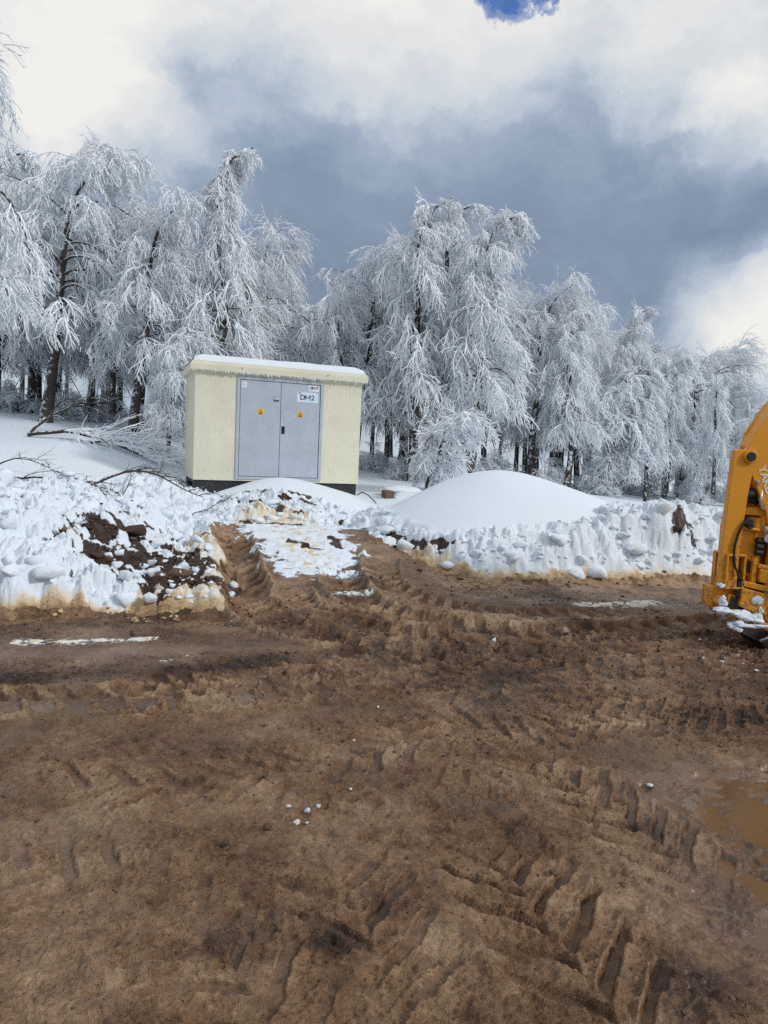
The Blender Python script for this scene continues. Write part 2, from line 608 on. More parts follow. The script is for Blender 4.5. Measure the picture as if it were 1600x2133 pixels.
    snow = snow * (1 - soil)
    foot = np.interp(x, [-4, -2.4, -1.4, -.5, .4, 1.2, 2, 5], [.16, .30, .55, .45, .36, .18, .30, .30])
    dirty = sst(1.0, .0, (sd + .10 * n_a) / (foot * 2.2)) * sst(1.0, .0, (z - ramp + .12 * n_a) / np.interp(x, [-1.2, -.5, .5, 1.1, 3], [.24, .62, .55, .24, .26])) * .92 * sst(10.2, 9.2, y)
    dirty = np.where((x < -1.2) & (x > -2.3) & (sd > 0) & (sd < .6), np.maximum(dirty, .42 + .5 * n_b), dirty)
    dirty = np.where(sd < -.12, 0, dirty)
    dirty = np.maximum(dirty, smear * (.62 + .5 * n_b))
    dirty = np.maximum(dirty, sst(.35, 0, patch_sd + .4) * sst(-.25, .35, n_b) * .55 * (patch_sd < .1))
    dirty = np.maximum(dirty, .55 * sst(-.1, .3, n_b) * soil)
    if detail:
        # lumpy, broken snow
        f1, f2, cid = worley(x + .05 * n_b, y + .05 * n_a, 3.2, 71)
        g1, g2, gid = worley(x + .03 * n_b, y, 8.5, 73)
        lump = (np.sqrt(np.clip(1 - f1 * f1 * 1.1, 0, 1)) * (.3 + .7 * cid)) * .13 + (np.sqrt(np.clip(1 - g1 * g1 * 1.2, 0, 1)) * gid) * .05
        rid = 1 - np.abs(fbm(x, y, 3.0, 4, 77))
        amp = np.where(x < -1.2, 1.45, 1.35) * (.25 + .75 * sst(.0, .35, sd))
        z = z + bankm * (1 - .6 * soil) * amp * (1.25 * lump - .11 + .12 * (rid - .75) + .035 * n_b + .055 * np.abs(fbm(x, y, 6.5, 3, 78)) + .024 * fbm(x, y, 20, 3, 79))
        z = z + (1 - bankm) * sst(.3, 1.5, sd) * .02 * fbm(x, y, .5, 2, 81)
        # soil clods in the heap
        c1, c2, ci = worley(x, y, 13, 83)
        c3, _, cj = worley(x, y, 5.0, 85)
        z = z + soil * (.032 * np.sqrt(np.clip(1 - c1 * c1 * 1.4, 0, 1)) * ci + .05 * np.sqrt(np.clip(1 - c3 * c3 * 1.2, 0, 1)) * cj - .04 + .012 * n_b)
        # icy slush foot
        z = z + dirty * snow * sst(0, .2, sd) * (.05 * np.sqrt(np.clip(1 - g1 * g1 * 1.2, 0, 1)) * gid)
        z = z + smear * .025 * (1 + n_b)
    # --- mud
    mud = (1 - snow) * (1 - soil) * sst(.3, -.05, sd)
    rut_tone = np.zeros(x.shape)
    rough = np.zeros(x.shape)
    lift = np.zeros(x.shape)
    clodm = np.zeros(x.shape)
    if detail:
        m = (y > .5) & (y < 12) & (np.abs(x) < 6)
        xm, ym = x[m], y[m]
        wx = fbm(xm, ym, 4, 3, 91)
        wy = fbm(xm, ym, 4, 3, 92)
        hi = fbm(xm, ym, 17, 3, 93)
        dz = .022 * fbm(xm, ym, .9, 3, 94) + .012 * fbm(xm, ym, 3, 3, 95)
        rt = np.zeros(xm.shape)
        ro = np.zeros(xm.shape)
        li = np.zeros(xm.shape)
        for i, (P, w, pitch, dep, rut, chev, duty) in enumerate(TRACKS):
            P = resample(P)
            bb = (xm > P[:, 0].min() - .6) & (xm < P[:, 0].max() + .6) & (ym > P[:, 1].min() - .6) & (ym < P[:, 1].max() + .6)
            if not bb.any():
                continue
            xb, yb = xm[bb], ym[bb]
            s, t, d, L = path_coords(xb + .038 * wx[bb] + .007 * hi[bb], yb + .038 * wy[bb] + .007 * hi[bb], P)
            a = np.abs(t) / (w / 2)
            ends = sst(0, .25, s) * sst(L, L - .25, s)
            ins = sst(1.08, .90, a) * (d < np.abs(t) + .02)
            midz = 4.3 < P[:, 1].mean() < 6.4
            fgz = P[:, 1].mean() < 3.9
            dep = dep * (.85 if midz else .95 if fgz else 1.0)
            duty = duty - .05 if fgz else duty
            keep = np.clip((.80 if midz else .66 if fgz else .78) + 1.6 * fbm(xb, yb, 1.5, 3, 200 + i), 0, 1)
            ph = (s + chev * np.abs(t)) / pitch + .5 * (t > 0)
            ph = ph - np.floor(ph)
            pit = sst(0, .07, ph) * sst(duty + .08, duty, ph) * sst(0.0, .10, a)
            ridge = np.exp(-((ph - duty - .13) / .08) ** 2) + np.exp(-((ph - .97) / .06) ** 2) * .8
            old = dz[bb]
            flat = ins * keep * ends
            new = old * (1 - .6 * flat) + flat * (-dep * pit + dep * .60 * ridge * (1 + .5 * hi[bb])) - rut * (1 - .5 * np.clip(a, 0, 1) ** 2) * ins * ends
            berm = np.exp(-((a - 1.08) / .14) ** 2) * ends * (d < w) * (rut * .40 + dep * .65) * (.8 + .5 * wx[bb] + .3 * hi[bb])
            dz[bb] = new + berm
            rt[bb] = np.maximum(rt[bb] * (1 - flat), flat * pit)
            ro[bb] = np.maximum(ro[bb], np.clip(berm / .03, 0, 1))
            li[bb] = np.maximum(li[bb] * (1 - .8 * flat), np.clip((flat * (1 - pit) * .75 + ridge * flat * .4 + berm / .05) * (.65 + 1.1 * wx[bb]), 0, 1) * (.55 if fgz else 1.0))  # lands and ridges get the light tone, pits none: relief put into colour
        fgm = sst(4.6, 3.8, ym)
        drag = 1 - np.abs(fbm((xm * .9 + ym * .45) * 1.1, (ym * .9 - xm * .45) * 7, 1.0, 3, 141)) * 3.0
        dz += fgm * .012 * np.clip(drag, 0, 1) ** 3 * np.clip(.3 + 1.4 * fbm(xm, ym, 1.1, 2, 143), 0, 1)
        drag2 = 1 - np.abs(fbm((xm * .7 - ym * .7) * 1.3, (ym * .7 + xm * .7) * 9, 1.0, 3, 145)) * 3.0
        dz -= fgm * .014 * np.clip(drag2, 0, 1) ** 3 * np.clip(.2 + 1.5 * fbm(xm, ym, 1.3, 2, 147), 0, 1)
        # squeezed-up ridges lying along the wheel lanes (nearly across the view)
        ca, sa = np.cos(.13), np.sin(.13)
        u_, v_ = xm * ca + ym * sa + .10 * wx, -xm * sa + ym * ca + .05 * wy
        rr1 = 1 - np.abs(fbm(u_ * 1.5, v_ * 6.5, 1.0, 3, 121)) * 2.6
        rr2 = 1 - np.abs(fbm(u_ * 3.1 + 7, v_ * 13, 1.0, 3, 123)) * 2.6
        lane = sst(4.15, 4.6, ym + .2 * wx) * sst(7.6, 6.8, ym) * sst(-1.6, -.6, xm + .3 * wy) * np.clip(.75 + 1.2 * fbm(xm, ym, .9, 2, 125), 0, 1)
        lane = np.maximum(lane, .55 * sst(3.2, 4.2, ym) * sst(.4, 1.2, xm) * sst(6, 5, ym))
        rz = np.clip(rr1, 0, 1) ** 2 * .042 + np.clip(rr2, 0, 1) ** 2 * .018
        dz = dz * (1 - .45 * lane) + lane * (rz - .014) * (1 + .4 * hi)
        li = np.maximum(li * (1 - .4 * lane), lane * np.clip(rz / .03 - .25, 0, 1) * np.clip(.45 + 1.3 * fbm(xm, ym, .7, 2, 127), 0, 1))
        # rows of flat pads pressed by single lugs
        for (P, off, pitch, pw, pl) in (([(-1.2, 4.22), (-.5, 4.5), (.3, 4.95), (1.0, 5.3)], .0, .165, .045, .10), ([(-.9, 4.62), (-.2, 5.0), (.6, 5.45), (1.2, 5.7)], .0, .20, .05, .09),
                                        ([(-2.5, 4.0), (-1.7, 4.13), (-1.2, 4.22)], .0, .2, .07, .10), ([(.7, 4.75), (1.4, 5.0), (2.2, 5.2)], .0, .24, .05, .08), ([(1.6, 6.0), (2.4, 6.2), (3.2, 6.5)], .0, .24, .06, .09)):
            P = resample(P)
            s_, t_, d_, L_ = path_coords(xm + .01 * wx, ym + .01 * wy, P)
            ph = ((s_ + .35 * t_) / pitch) % 1.0 - .5
            pad = sst(pw * 1.25, pw * .9, np.abs(ph * pitch)) * sst(pl * 1.15, pl * .9, np.abs(t_)) * (d_ < .3) * sst(0, .05, s_) * sst(L_, L_ - .05, s_)
            rim = sst(pw * 2.1, pw * 1.3, np.abs(ph * pitch)) * sst(pl * 1.5, pl * 1.15, np.abs(t_)) * (d_ < .3) * (1 - pad)
            dz = dz * (1 - .85 * pad) - .012 * pad + .010 * rim * (1 + hi)
            rt = np.maximum(rt * (1 - rim), pad)
            li = np.maximum(li * (1 - pad), .5 * rim)
        # crumbly, clodded strips
        cl = sst(.05, .45, fbm(xm, ym, .8, 3, 97) + .35 * sst(4.3, 5.2, ym) * sst(6.6, 5.8, ym) - .25 * sst(4.2, 3.0, ym))
        strip = np.exp(-((poly_sd(xm, ym, [(-3.4, 4.35), (-2.4, 4.5), (-1.5, 4.75), (-.9, 5.05), (0, 5.5)], False)) / .16) ** 2)
        for (cx, cy, rr) in ((.78, 4.35, .24), (1.25, 2.95, .12), (1.32, 2.42, .1), (1.0, 2.0, .16), (-.42, 2.12, .1), (.08, 2.36, .12), (-.1, 2.15, .09), (-.02, 3.6, .06)):
            strip = np.maximum(strip, np.exp(-((xm - cx) ** 2 + (ym - cy) ** 2) / rr ** 2))
        cl = np.maximum(cl, .75 * sst(4.35, 4.8, ym + .25 * wx) * sst(6.9, 6.2, ym) * sst(-1.4, -.2, xm) * np.clip(.75 + 1.0 * fbm(xm, ym, 1.1, 3, 98), 0, 1))
        cl = np.maximum(cl * .6, strip)
        k1, _, ka = worley(xm, ym, 17, 101)
        k2, _, kb = worley(xm, ym, 40, 103)
        clod = .020 * np.sqrt(np.clip(1 - k1 * k1 * 1.5, 0, 1)) * ka + .012 * np.sqrt(np.clip(1 - k2 * k2 * 1.4, 0, 1)) * kb
        slick = np.exp(-((poly_sd(xm, ym, [(-4, 4.95), (-2.6, 5.08), (-1.5, 5.35), (-.8, 5.5)], False)) / .22) ** 2)
        dz = dz * (1 - .7 * slick) + (cl * (1 - slick)) * (clod - .006) * (1 - .95 * rt)
        dz = dz + (1 - .88 * rt) * (1 - .7 * slick) * (.008 * hi + sst(8, 2, ym) * (.012 * (np.abs(fbm(xm, ym, 24, 3, 107)) - .2) + .009 * fbm(xm, ym, 48, 3, 105)) * (.45 + 1.3 * np.clip(fbm(xm, ym, 2.1, 3, 106) + .35, 0, 1)))
        far = sst(11, 9, ym)
        z[m] += mud[m] * dz * far
        rut_tone[m] = rt
        rough[m] = np.maximum(ro, cl)
        lift[m] = np.maximum(li, cl * .15) * (1 - rt)
        clodm[m] = cl * (1 - slick)
        rut_tone[m] = np.maximum(rt * .8, .55 * slick)
        tanb = sst(-1.3, -.15, sd[m]) * (sst(.2, 1.0, xm) * sst(-.2, .25, n_b[m] + .6 * n_a[m] + .15) + .6 * sst(-1.4, -2.0, xm) * sst(-.1, .3, n_b[m]) * sst(-.5, -.1, sd[m]))
        lift[m] = np.maximum(lift[m], .95 * tanb)
        q1, _, qa = worley(xm + .01 * hi, ym, 26, 111)
        patchy = np.clip(.25 + 1.3 * fbm(xm, ym, 1.7, 3, 113), 0, 1) + .8 * np.clip(li, 0, 1)
        z[m] += mud[m] * (1 - .9 * rt) * (1 - .8 * slick) * patchy * .012 * np.sqrt(np.clip(1 - q1 * q1 * 1.5, 0, 1)) * (qa > .35) * qa * sst(9, 7, ym)
        e1, e2, _ = worley(xm + .03 * wx, ym + .02 * hi, 11, 115)
        g1_, g2_, _ = worley(xm + .01 * hi, ym, 29, 117)
        crk = np.clip(.15 + 1.5 * fbm(xm, ym, 1.4, 3, 119) + .5 * sst(4.0, 5.0, ym) + .4 * clodm[m], 0, 1) * (1 - rt) * (1 - slick) * sst(10, 8, ym)
        z[m] -= mud[m] * crk * (.011 * sst(.16, .0, e2 - e1) + .005 * sst(.2, .0, g2_ - g1_))
        pits, _, pid = worley(xm, ym, 9, 109)
        z[m] -= mud[m] * .014 * sst(.38, .1, pits) * (pid > .55) * sst(4.6, 3.6, ym) * (1 - rt)
    # puddle hollow
    pud_sd = poly_sd(x, y, PUD) + .10 * n_a + .06 * n_b
    z = z - sst(.12, -.15, pud_sd) * (.036 - .022 * fbm(x, y, 4.2, 3, 131))
    out.update(z=z, snow=snow, soil=soil, dirty=np.clip(dirty, 0, 1), wet=np.clip(rut_tone * .8 + sst(.25, -.05, pud_sd) * .8, 0, 1), lift=lift, clod=clodm,
               sd=sd, heap=heap_sd, bankm=bankm)
    return out


def zat(x, y):
    return float(terrain(np.array([x]), np.array([y]))['z'][0])


# ------------------------------------------------------------------ materials
def mat(name):
    m = bpy.data.materials.new(name)
    m.use_nodes = True
    m.node_tree.nodes.clear()
    g = NT(m.node_tree)
    p = g.new('ShaderNodeBsdfPrincipled')
    o = g.new('ShaderNodeOutputMaterial')
    g.l.new(p.outputs[0], o.inputs[0])
    return m, g, p


def attr(g, name):
    return g.new('ShaderNodeAttribute', attribute_name=name).outputs['Fac']


def terrain_material():
    m, g, p = mat('terrain')
    pos = g.new('ShaderNodeNewGeometry').outputs['Position']
    snow, soil, dirty, wet, lift = (attr(g, a) for a in ('snow', 'soil', 'dirty', 'wet', 'lift'))
    n1 = g.noise(pos, 1.3, 5, .6)
    n2 = g.noise(pos, 9, 5, .65)
    n3 = g.noise(pos, 55, 4, .7)
    n4 = g.noise(pos, 220, 3, .6)
    n5 = g.noise(pos, 21, 4, .7)
    v = g.math('ADD', g.math('MULTIPLY', n1, 1.0), g.math('MULTIPLY', n2, .55))
    v = g.math('ADD', v, g.math('MULTIPLY', n3, .52))
    v = g.math('ADD', v, g.math('MULTIPLY', n5, .45))
    v = g.math('SUBTRACT', v, .34)
    # small grit and specks of darker clay
    grit = g.ss(g.noise(pos, 95, 2, .5), .63, .70)
    v = g.math('SUBTRACT', v, g.math('MULTIPLY', grit, .30))
    v = g.math('ADD', v, g.math('MULTIPLY', lift, .34))  # drier tan ridges, lightened further in colour in place of side-light shading
    v = g.math('SUBTRACT', v, g.math('MULTIPLY', wet, .16))  # wet pits, darkened in colour as well in place of missing shade
    v = g.math('SUBTRACT', v, g.math('MULTIPLY', attr(g, 'clod'), .34))
    mud = g.ramp(g.lin(v, .58, 1.22), [(0, (.034, .016, .008)), (.24, (.105, .050, .023)), (.48, (.205, .110, .054)), (.72, (.315, .187, .100)), (1, (.48, .32, .185))])
    # greyer dried crust in patches
    crust = g.ss(g.noise(pos, .9, 4, .6, .4), .52, .66)
    mud = g.mix(g.math('MULTIPLY', crust, .55), mud, g.mix(n2, (.11, .074, .048), (.22, .158, .10)))
    # orange clay water where it stands
    mud = g.mix(g.math('MULTIPLY', wet, .45), mud, (.175, .092, .042))
    soilc = g.ramp(n2, [(.25, (.028, .014, .009)), (.5, (.062, .030, .018)), (.8, (.115, .06, .035))])
    soilc = g.mix(g.ss(n3, .35, .7), soilc, g.mix(.5, soilc, (.02, .011, .007)))
    ground = g.mix(g.ss(g.math('ADD', soil, g.math('MULTIPLY', g.math('SUBTRACT', n3, .5), .5)), .35, .55), mud, soilc)
    # snow with dirty, icy foot
    dn = g.math('ADD', dirty, g.math('MULTIPLY', g.math('SUBTRACT', n2, .5), .9))
    dn = g.math('ADD', dn, g.math('MULTIPLY', g.math('SUBTRACT', n3, .5), .5))
    dcol = g.ramp(dn, [(.18, (.745, .81, .875)), (.42, (.74, .68, .57)), (.66, (.56, .42, .25)), (.90, (.34, .215, .11)), (1, (.22, .13, .065))])
    sfac = g.math('ADD', snow, g.math('MULTIPLY', g.math('SUBTRACT', n3, .5), .55))
    sfac = g.math('ADD', sfac, g.math('MULTIPLY', g.math('SUBTRACT', n2, .5), .35))
    sf = g.ss(sfac, .42, .56)
    col = g.mix(sf, ground, dcol)
    g.put(p.inputs['Base Color'], col)
    rg = g.math('SUBTRACT', g.lin(n2, .3, .7, .30, .56), g.math('MULTIPLY', wet, .22))
    rg = g.math('SUBTRACT', rg, g.math('MULTIPLY', crust, .05))
    rg = g.mix(sf, rg, .75)
    g.put(p.inputs['Roughness'], rg)
    p.inputs['Specular IOR Level'].default_value = .42
    cw = g.math('ADD', g.ss(n1, .47, .62, 0.0, .34), g.math('MULTIPLY', wet, .42))
    g.put(p.inputs['Coat Weight'], g.mix(sf, cw, 0.0))
    p.inputs['Coat Roughness'].default_value = .34
    g.put(p.inputs['Subsurface Weight'], 0.0)
    hb = g.math('ADD', g.math('MULTIPLY', n3, .8), g.math('MULTIPLY', n4, .35))
    hb = g.math('ADD', hb, g.math('MULTIPLY', n5, 1.3))
    amp = g.mix(sf, g.lin(wet, 0, 1, 1.0, .25), g.lin(attr(g, 'bankm'), 0, 1, .06, .30))
    h = g.math('MULTIPLY', hb, amp)
    g.put(p.inputs['Normal'], g.bump(h, .9, .022))
    return m


def frost_bark(name, frost, bark=(.055, .047, .042), thr=.1, scale=9, lean=(-.25, -.45, .85)):
    """bark carrying rime on its weather side: by the direction the surface faces"""
    m, g, p = mat(name)
    geo = g.new('ShaderNodeNewGeometry')
    oc = g.new('ShaderNodeTexCoord').outputs['Object']
    n = g.noise(oc, scale, 4, .6)
    n2 = g.noise(oc, 2.2, 3, .5)
    dot = g.vmath('DOT_PRODUCT', geo.outputs['Normal'], Vector(lean).normalized(), out=1)
    v = g.math('ADD', dot, g.math('MULTIPLY', g.math('SUBTRACT', n, .5), 1.4))
    v = g.math('ADD', v, g.math('MULTIPLY', g.math('SUBTRACT', n2, .5), 1.2))
    f = g.ss(v, thr - .15, thr + .15)
    bk = g.mix(n, tuple(c * .55 for c in bark), tuple(c * 1.7 for c in bark))
    g.put(p.inputs['Base Color'], g.mix(f, bk, frost))
    p.inputs['Roughness'].default_value = .85
    p.inputs['Specular IOR Level'].default_value = .2
    if scale < 20:
        mp = g.new('ShaderNodeMapping')
        mp.inputs['Scale'].default_value = (14, 14, 3)
        g.put(mp.inputs[0], oc)
        g.put(p.inputs['Normal'], g.bump(g.noise(mp.outputs[0], 2.0, 4, .65), .7, .03))
    return m


def plain(name, col, rough=.5, var=.12, scale=12, metal=0.0, bump=0.0, spec=.5):
    m, g, p = mat(name)
    oc = g.new('ShaderNodeTexCoord').outputs['Object']
    n = g.noise(oc, scale, 4, .6)
    c0 = tuple(max(0, c * (1 - var)) for c in col)
    c1 = tuple(min(1, c * (1 + var)) for c in col)
    g.put(p.inputs['Base Color'], g.mix(g.ss(n, .3, .7), c0, c1))
    g.put(p.inputs['Roughness'], g.lin(n, .3, .7, max(.05, rough - .08), min(1, rough + .08)))
    p.inputs['Metallic'].default_value = metal
    p.inputs['Specular IOR Level'].default_value = spec
    if bump:
        g.put(p.inputs['Normal'], g.bump(g.noise(oc, scale * 5, 3, .6), .6, bump))
    return m


def snow_mat(name='clean_snow', bump=.01, dirt=0.0):
    m, g, p = mat(name)
    oc = g.new('ShaderNodeTexCoord').outputs['Object']
    n = g.noise(oc, 14, 4, .6)
    c = g.mix(n, (.72, .785, .85), (.77, .825, .88))
    if dirt:
        c = g.mix(g.ss(g.noise(oc, 5, 4, .6), .62 - dirt, .72), c, (.40, .27, .15))
    g.put(p.inputs['Base Color'], c)
    p.inputs['Roughness'].default_value = .75
    p.inputs['Specular IOR Level'].default_value = .25
    g.put(p.inputs['Normal'], g.bump(g.noise(oc, 40, 3, .6), .6, bump))
    return m


M = {}
M['terrain'] = terrain_material()
M['bark'] = frost_bark('frosted_bark', (.80, .84, .89), bark=(.07, .057, .048), thr=.66)
M['twig'] = frost_bark('rimed_twigs', (.90, .935, .965), bark=(.085, .075, .07), thr=-1.45, scale=26)
M['twig_thin'] = frost_bark('thinly_rimed_twigs', (.84, .875, .915), bark=(.12, .10, .09), thr=-.95, scale=26)
M['dead'] = frost_bark('bare_branch', (.74, .78, .84), bark=(.05, .04, .034), thr=.95, scale=24)
M['snow'] = snow_mat()
M['snow_dirty'] = snow_mat('soiled_snow', .012, .12)
M['slush'] = plain('brown_slush', (.42, .29, .165), .6, .45, 9, bump=.01)
M['clod'] = plain('mud_clod', (.105, .058, .032), .6, .5, 9, bump=.01)
M['soil'] = plain('dark_soil', (.055, .028, .017), .75, .5, 12, bump=.012)


def cabin_wall_mat():
    m, g, p = mat('trowelled_cream_render')
    oc = g.new('ShaderNodeTexCoord').outputs['Object']
    mp = g.new('ShaderNodeMapping')
    mp.inputs['Scale'].default_value = (26, 26, 3.2)
    g.put(mp.inputs[0], oc)
    st = g.noise(mp.outputs[0], 1.6, 5, .7, .6)
    n = g.noise(oc, 1.4, 4, .55)
    sp = g.noise(oc, 45, 3, .6)
    c = g.mix(g.ss(n, .3, .7), (.675, .635, .49), (.745, .71, .56))
    c = g.mix(g.math('MULTIPLY', g.ss(st, .55, .70), .42), c, (.42, .38, .26))
    c = g.mix(g.math('MULTIPLY', g.ss(sp, .66, .74), .35), c, (.44, .40, .27))
    g.put(p.inputs['Base Color'], c)
    p.inputs['Roughness'].default_value = .85
    p.inputs['Specular IOR Level'].default_value = .25
    g.put(p.inputs['Normal'], g.bump(g.math('ADD', st, g.math('MULTIPLY', sp, .3)), .8, .012))
    return m




def orange_mat():
    m, g, p = mat('machine_orange')
    pos = g.new('ShaderNodeNewGeometry').outputs['Position']
    n = g.noise(pos, 5, 5, .65)
    n2 = g.noise(pos, 34, 5, .7)
    c = g.mix(n, (.70, .275, .009), (.82, .35, .016))
    sep = g.new('ShaderNodeSeparateXYZ')
    g.put(sep.inputs[0], pos)
    # splashed mud, thicker low down on the machine
    k = g.math('ADD', g.math('MULTIPLY', n2, .8), g.math('MULTIPLY', n, .5))
    k = g.math('ADD', k, g.lin(sep.outputs[2], .2, 1.6, .16, -.06))
    f = g.ss(k, .72, .88)
    c = g.mix(g.math('MULTIPLY', f, .75), c, (.13, .075, .04))
    c = g.mix(g.math('MULTIPLY', g.ss(g.noise(pos, 80, 3, .6), .66, .76), .5), c, (.05, .025, .01))
    g.put(p.inputs['Base Color'], c)
    g.put(p.inputs['Roughness'], g.math('ADD', .40, g.math('MULTIPLY', f, .4)))
    g.put(p.inputs['Normal'], g.bump(n2, .25, .004))
    return m


M['cream'] = cabin_wall_mat()
M['plinth'] = plain('black_plinth', (.016, .016, .02), .6, .4, 8, bump=.002)
M['door'] = plain('grey_door_paint', (.415, .455, .515), .42, .05, 3)
M['frame'] = plain('grey_frame_paint', (.42, .46, .52), .4, .05, 4)
M['gap'] = plain('dark_gap', (.03, .033, .04), .8)
M['black'] = plain('black_plastic', (.012, .012, .013), .4, .3)
M['warn'] = plain('warning_yellow', (.80, .50, .015), .45, .06)
M['plate'] = plain('pale_blue_plate', (.62, .72, .82), .35, .03)
M['white'] = plain('white_plate', (.80, .81, .82), .4, .03)
M['ink'] = plain('dark_lettering', (.018, .022, .03), .5)
M['red'] = plain('red_lettering', (.55, .03, .03), .5)
M['silver'] = plain('silver_label', (.40, .43, .46), .35, .2, 60)
M['ice'] = snow_mat('icicle_rime', .004)
M['orange'] = orange_mat()
M['letter'] = plain('cream_lettering', (.78, .74, .66), .5, .1, 40)
M['rubber'] = plain('black_rubber', (.014, .014, .014), .62, .3, 8, bump=.003)
M['steel'] = plain('zinc_steel', (.52, .52, .50), .35, .15, 30, metal=.8)
M['dark'] = plain('dark_greasy_metal', (.02, .016, .013), .45, .5, 14)
M['glass'] = plain('cab_glass', (.03, .04, .045), .06, .1, 2)
M['wood'] = plain('weathered_timber', (.13, .085, .055), .8, .35, 18, bump=.004)
M['stone'] = plain('dark_stone', (.06, .05, .042), .7, .4, 20, bump=.006)

# ------------------------------------------------------------------ ground sheet, split by what each patch is


def build_ground():
    s_in = np.linspace(-.54, .54, 760)
    s_out = []
    v = .54
    st = .0016
    while v < 9:
        st *= 1.10
        v += st
        s_out.append(v)
    s_out = np.array(s_out)
    s = np.r_[-s_out[::-1], s_in, s_out]
    ys = [1.25]
    while ys[-1] < 13.5:
        ys.append(ys[-1] + (.0033 * ys[-1] if ys[-1] < 3.3 else (.0031 * ys[-1] if ys[-1] < 10.6 else .006 * ys[-1])))
    while ys[-1] < 26:
        ys.append(ys[-1] + .011 * ys[-1])
    st = .3
    while ys[-1] < 1500:
        st *= 1.12
        ys.append(ys[-1] + st)
    back = [1.25]
    st = .02
    while back[-1] > -400:
        st *= 1.22
        back.append(back[-1] - st)
    ys = np.r_[np.array(back[1:])[::-1], ys]
    w = np.where(ys > 1.25, ys + 1.6, 2.85 + (1.25 - ys) * .6)
    X = s[None, :] * w[:, None]
    Y = np.repeat(ys[:, None], len(s), 1)
    sh = X.shape
    T = terrain(X.ravel(), Y.ravel())
    far = np.hypot(X, Y).ravel()
    Z = T['z'] - 14 * sst(60, 400, far) * sst(-.2, .3, (Y.ravel() / (far + 1)))
    V = np.c_[X.ravel(), Y.ravel(), Z]
    idx = np.arange(sh[0] * sh[1]).reshape(sh)
    F = np.stack([idx[:-1, :-1], idx[:-1, 1:], idx[1:, 1:], idx[1:, :-1]], -1).reshape(-1, 4)

    def fm(a):
        return a[F].mean(1)
    fx, fy = fm(V[:, 0]), fm(V[:, 1])
    sd, snow, soil = fm(T['sd']), fm(T['snow']), fm(T['soil'])
    reg = np.zeros(len(F), int)                                  # 0 mud
    outside = (sd > .02)
    reg[outside] = 1                                             # 1 snow field
    near = np.hypot(fx, fy - 8) < 14
    reg[outside & (fm(T['mnd']) > .0) & near] = 2                # 2 smooth mound
    reg[outside & (fm(T['drift']) > .0) & (np.abs(fx + 2.1) < 2.2) & (fy < 15.2)] = 3   # 3 drift
    reg[outside & (fm(T['bankR']) > -.12) & (sd < 1.6) & (fx > -.5) & (fx < 8) & (fy < 11.5)] = 4
    reg[outside & (sd < 2.2) & (fx < -1.2) & (fx > -12) & (fy < 10.4)] = 5
    reg[(fm(T['heap']) < .18) & (sd > -.05) & (fx < -1.2)] = 6
    names = [('mud_ground', None, None, 'structure'), ('snow_field', None, None, 'structure'),
             ('snow_mound', 'large smooth rounded mound of clean snow right of the cabin', 'snow mound', None),
             ('snow_drift', 'snow drift heaped up against the cabin doors with churned soil in its front', 'snow drift', None),
             ('snow_bank', 'ploughed snow bank with yellow brown foot below the smooth mound', 'snow bank', None),
             ('snow_bank', 'tall lumpy white snow bank at the left edge of the muddy yard', 'snow bank', None),
             ('soil_heap', 'heap of dark brown soil mixed with snow left of the wheel ruts', 'soil heap', None)]
    for r, (nm, lab, cat, kind) in enumerate(names):
        Fr = F[reg == r]
        if not len(Fr):
            continue
        u, inv = np.unique(Fr, return_inverse=True)
        me = np_mesh(nm, V[u], inv.reshape(-1, 4), [M['terrain']])
        for a in ('snow', 'soil', 'dirty', 'wet', 'lift', 'bankm', 'clod'):
            at = me.attributes.new(a, 'FLOAT', 'POINT')
            at.data.foreach_set('value', T[a][u].astype(np.float32))
        tag(link(nm, me), lab, cat, None, kind)


build_ground()

# muddy water standing in the hollows on the right
m_, g_, p_ = mat('muddy_water')
pos_ = g_.new('ShaderNodeNewGeometry').outputs['Position']
g_.put(p_.inputs['Base Color'], g_.mix(g_.noise(pos_, 4, 4, .6), (.118, .067, .036), (.16, .094, .053)))
p_.inputs['Roughness'].default_value = .09
g_.put(p_.inputs['Normal'], g_.bump(g_.noise(pos_, 30, 3, .6), .25, .004))
M['water'] = m_
gx, gy = np.meshgrid(np.linspace(.95, 2.8, 60), np.linspace(1.8, 3.95, 60))
pz = np.full(gx.size, -.0365) 
ii = np.arange(3600).reshape(60, 60)
tag(link('puddle', np_mesh('puddle', np.c_[gx.ravel(), gy.ravel(), pz], np.stack([ii[:-1, :-1], ii[:-1, 1:], ii[1:, 1:], ii[1:, :-1]], -1).reshape(-1, 4), [M['water']])), kind='structure')

# ------------------------------------------------------------------ frosted trees


def grow(rng, start, d, length, K, grav, wind, jit):
    n = len(start)
    P = np.zeros((n, K, 3))
    P[:, 0] = start
    d = d.copy()
    seg = (length / (K - 1))[:, None]
    g = np.asarray(grav).reshape(-1, 1) * np.array([[0, 0, -1.]]) + np.array([[wind, -.12 * wind, 0]])
    for k in range(1, K):
        d = d + g + rng.normal(0, jit, (n, 3))
        d /= np.linalg.norm(d, axis=1)[:, None] + 1e-9
        P[:, k] = P[:, k - 1] + d * seg
    return P


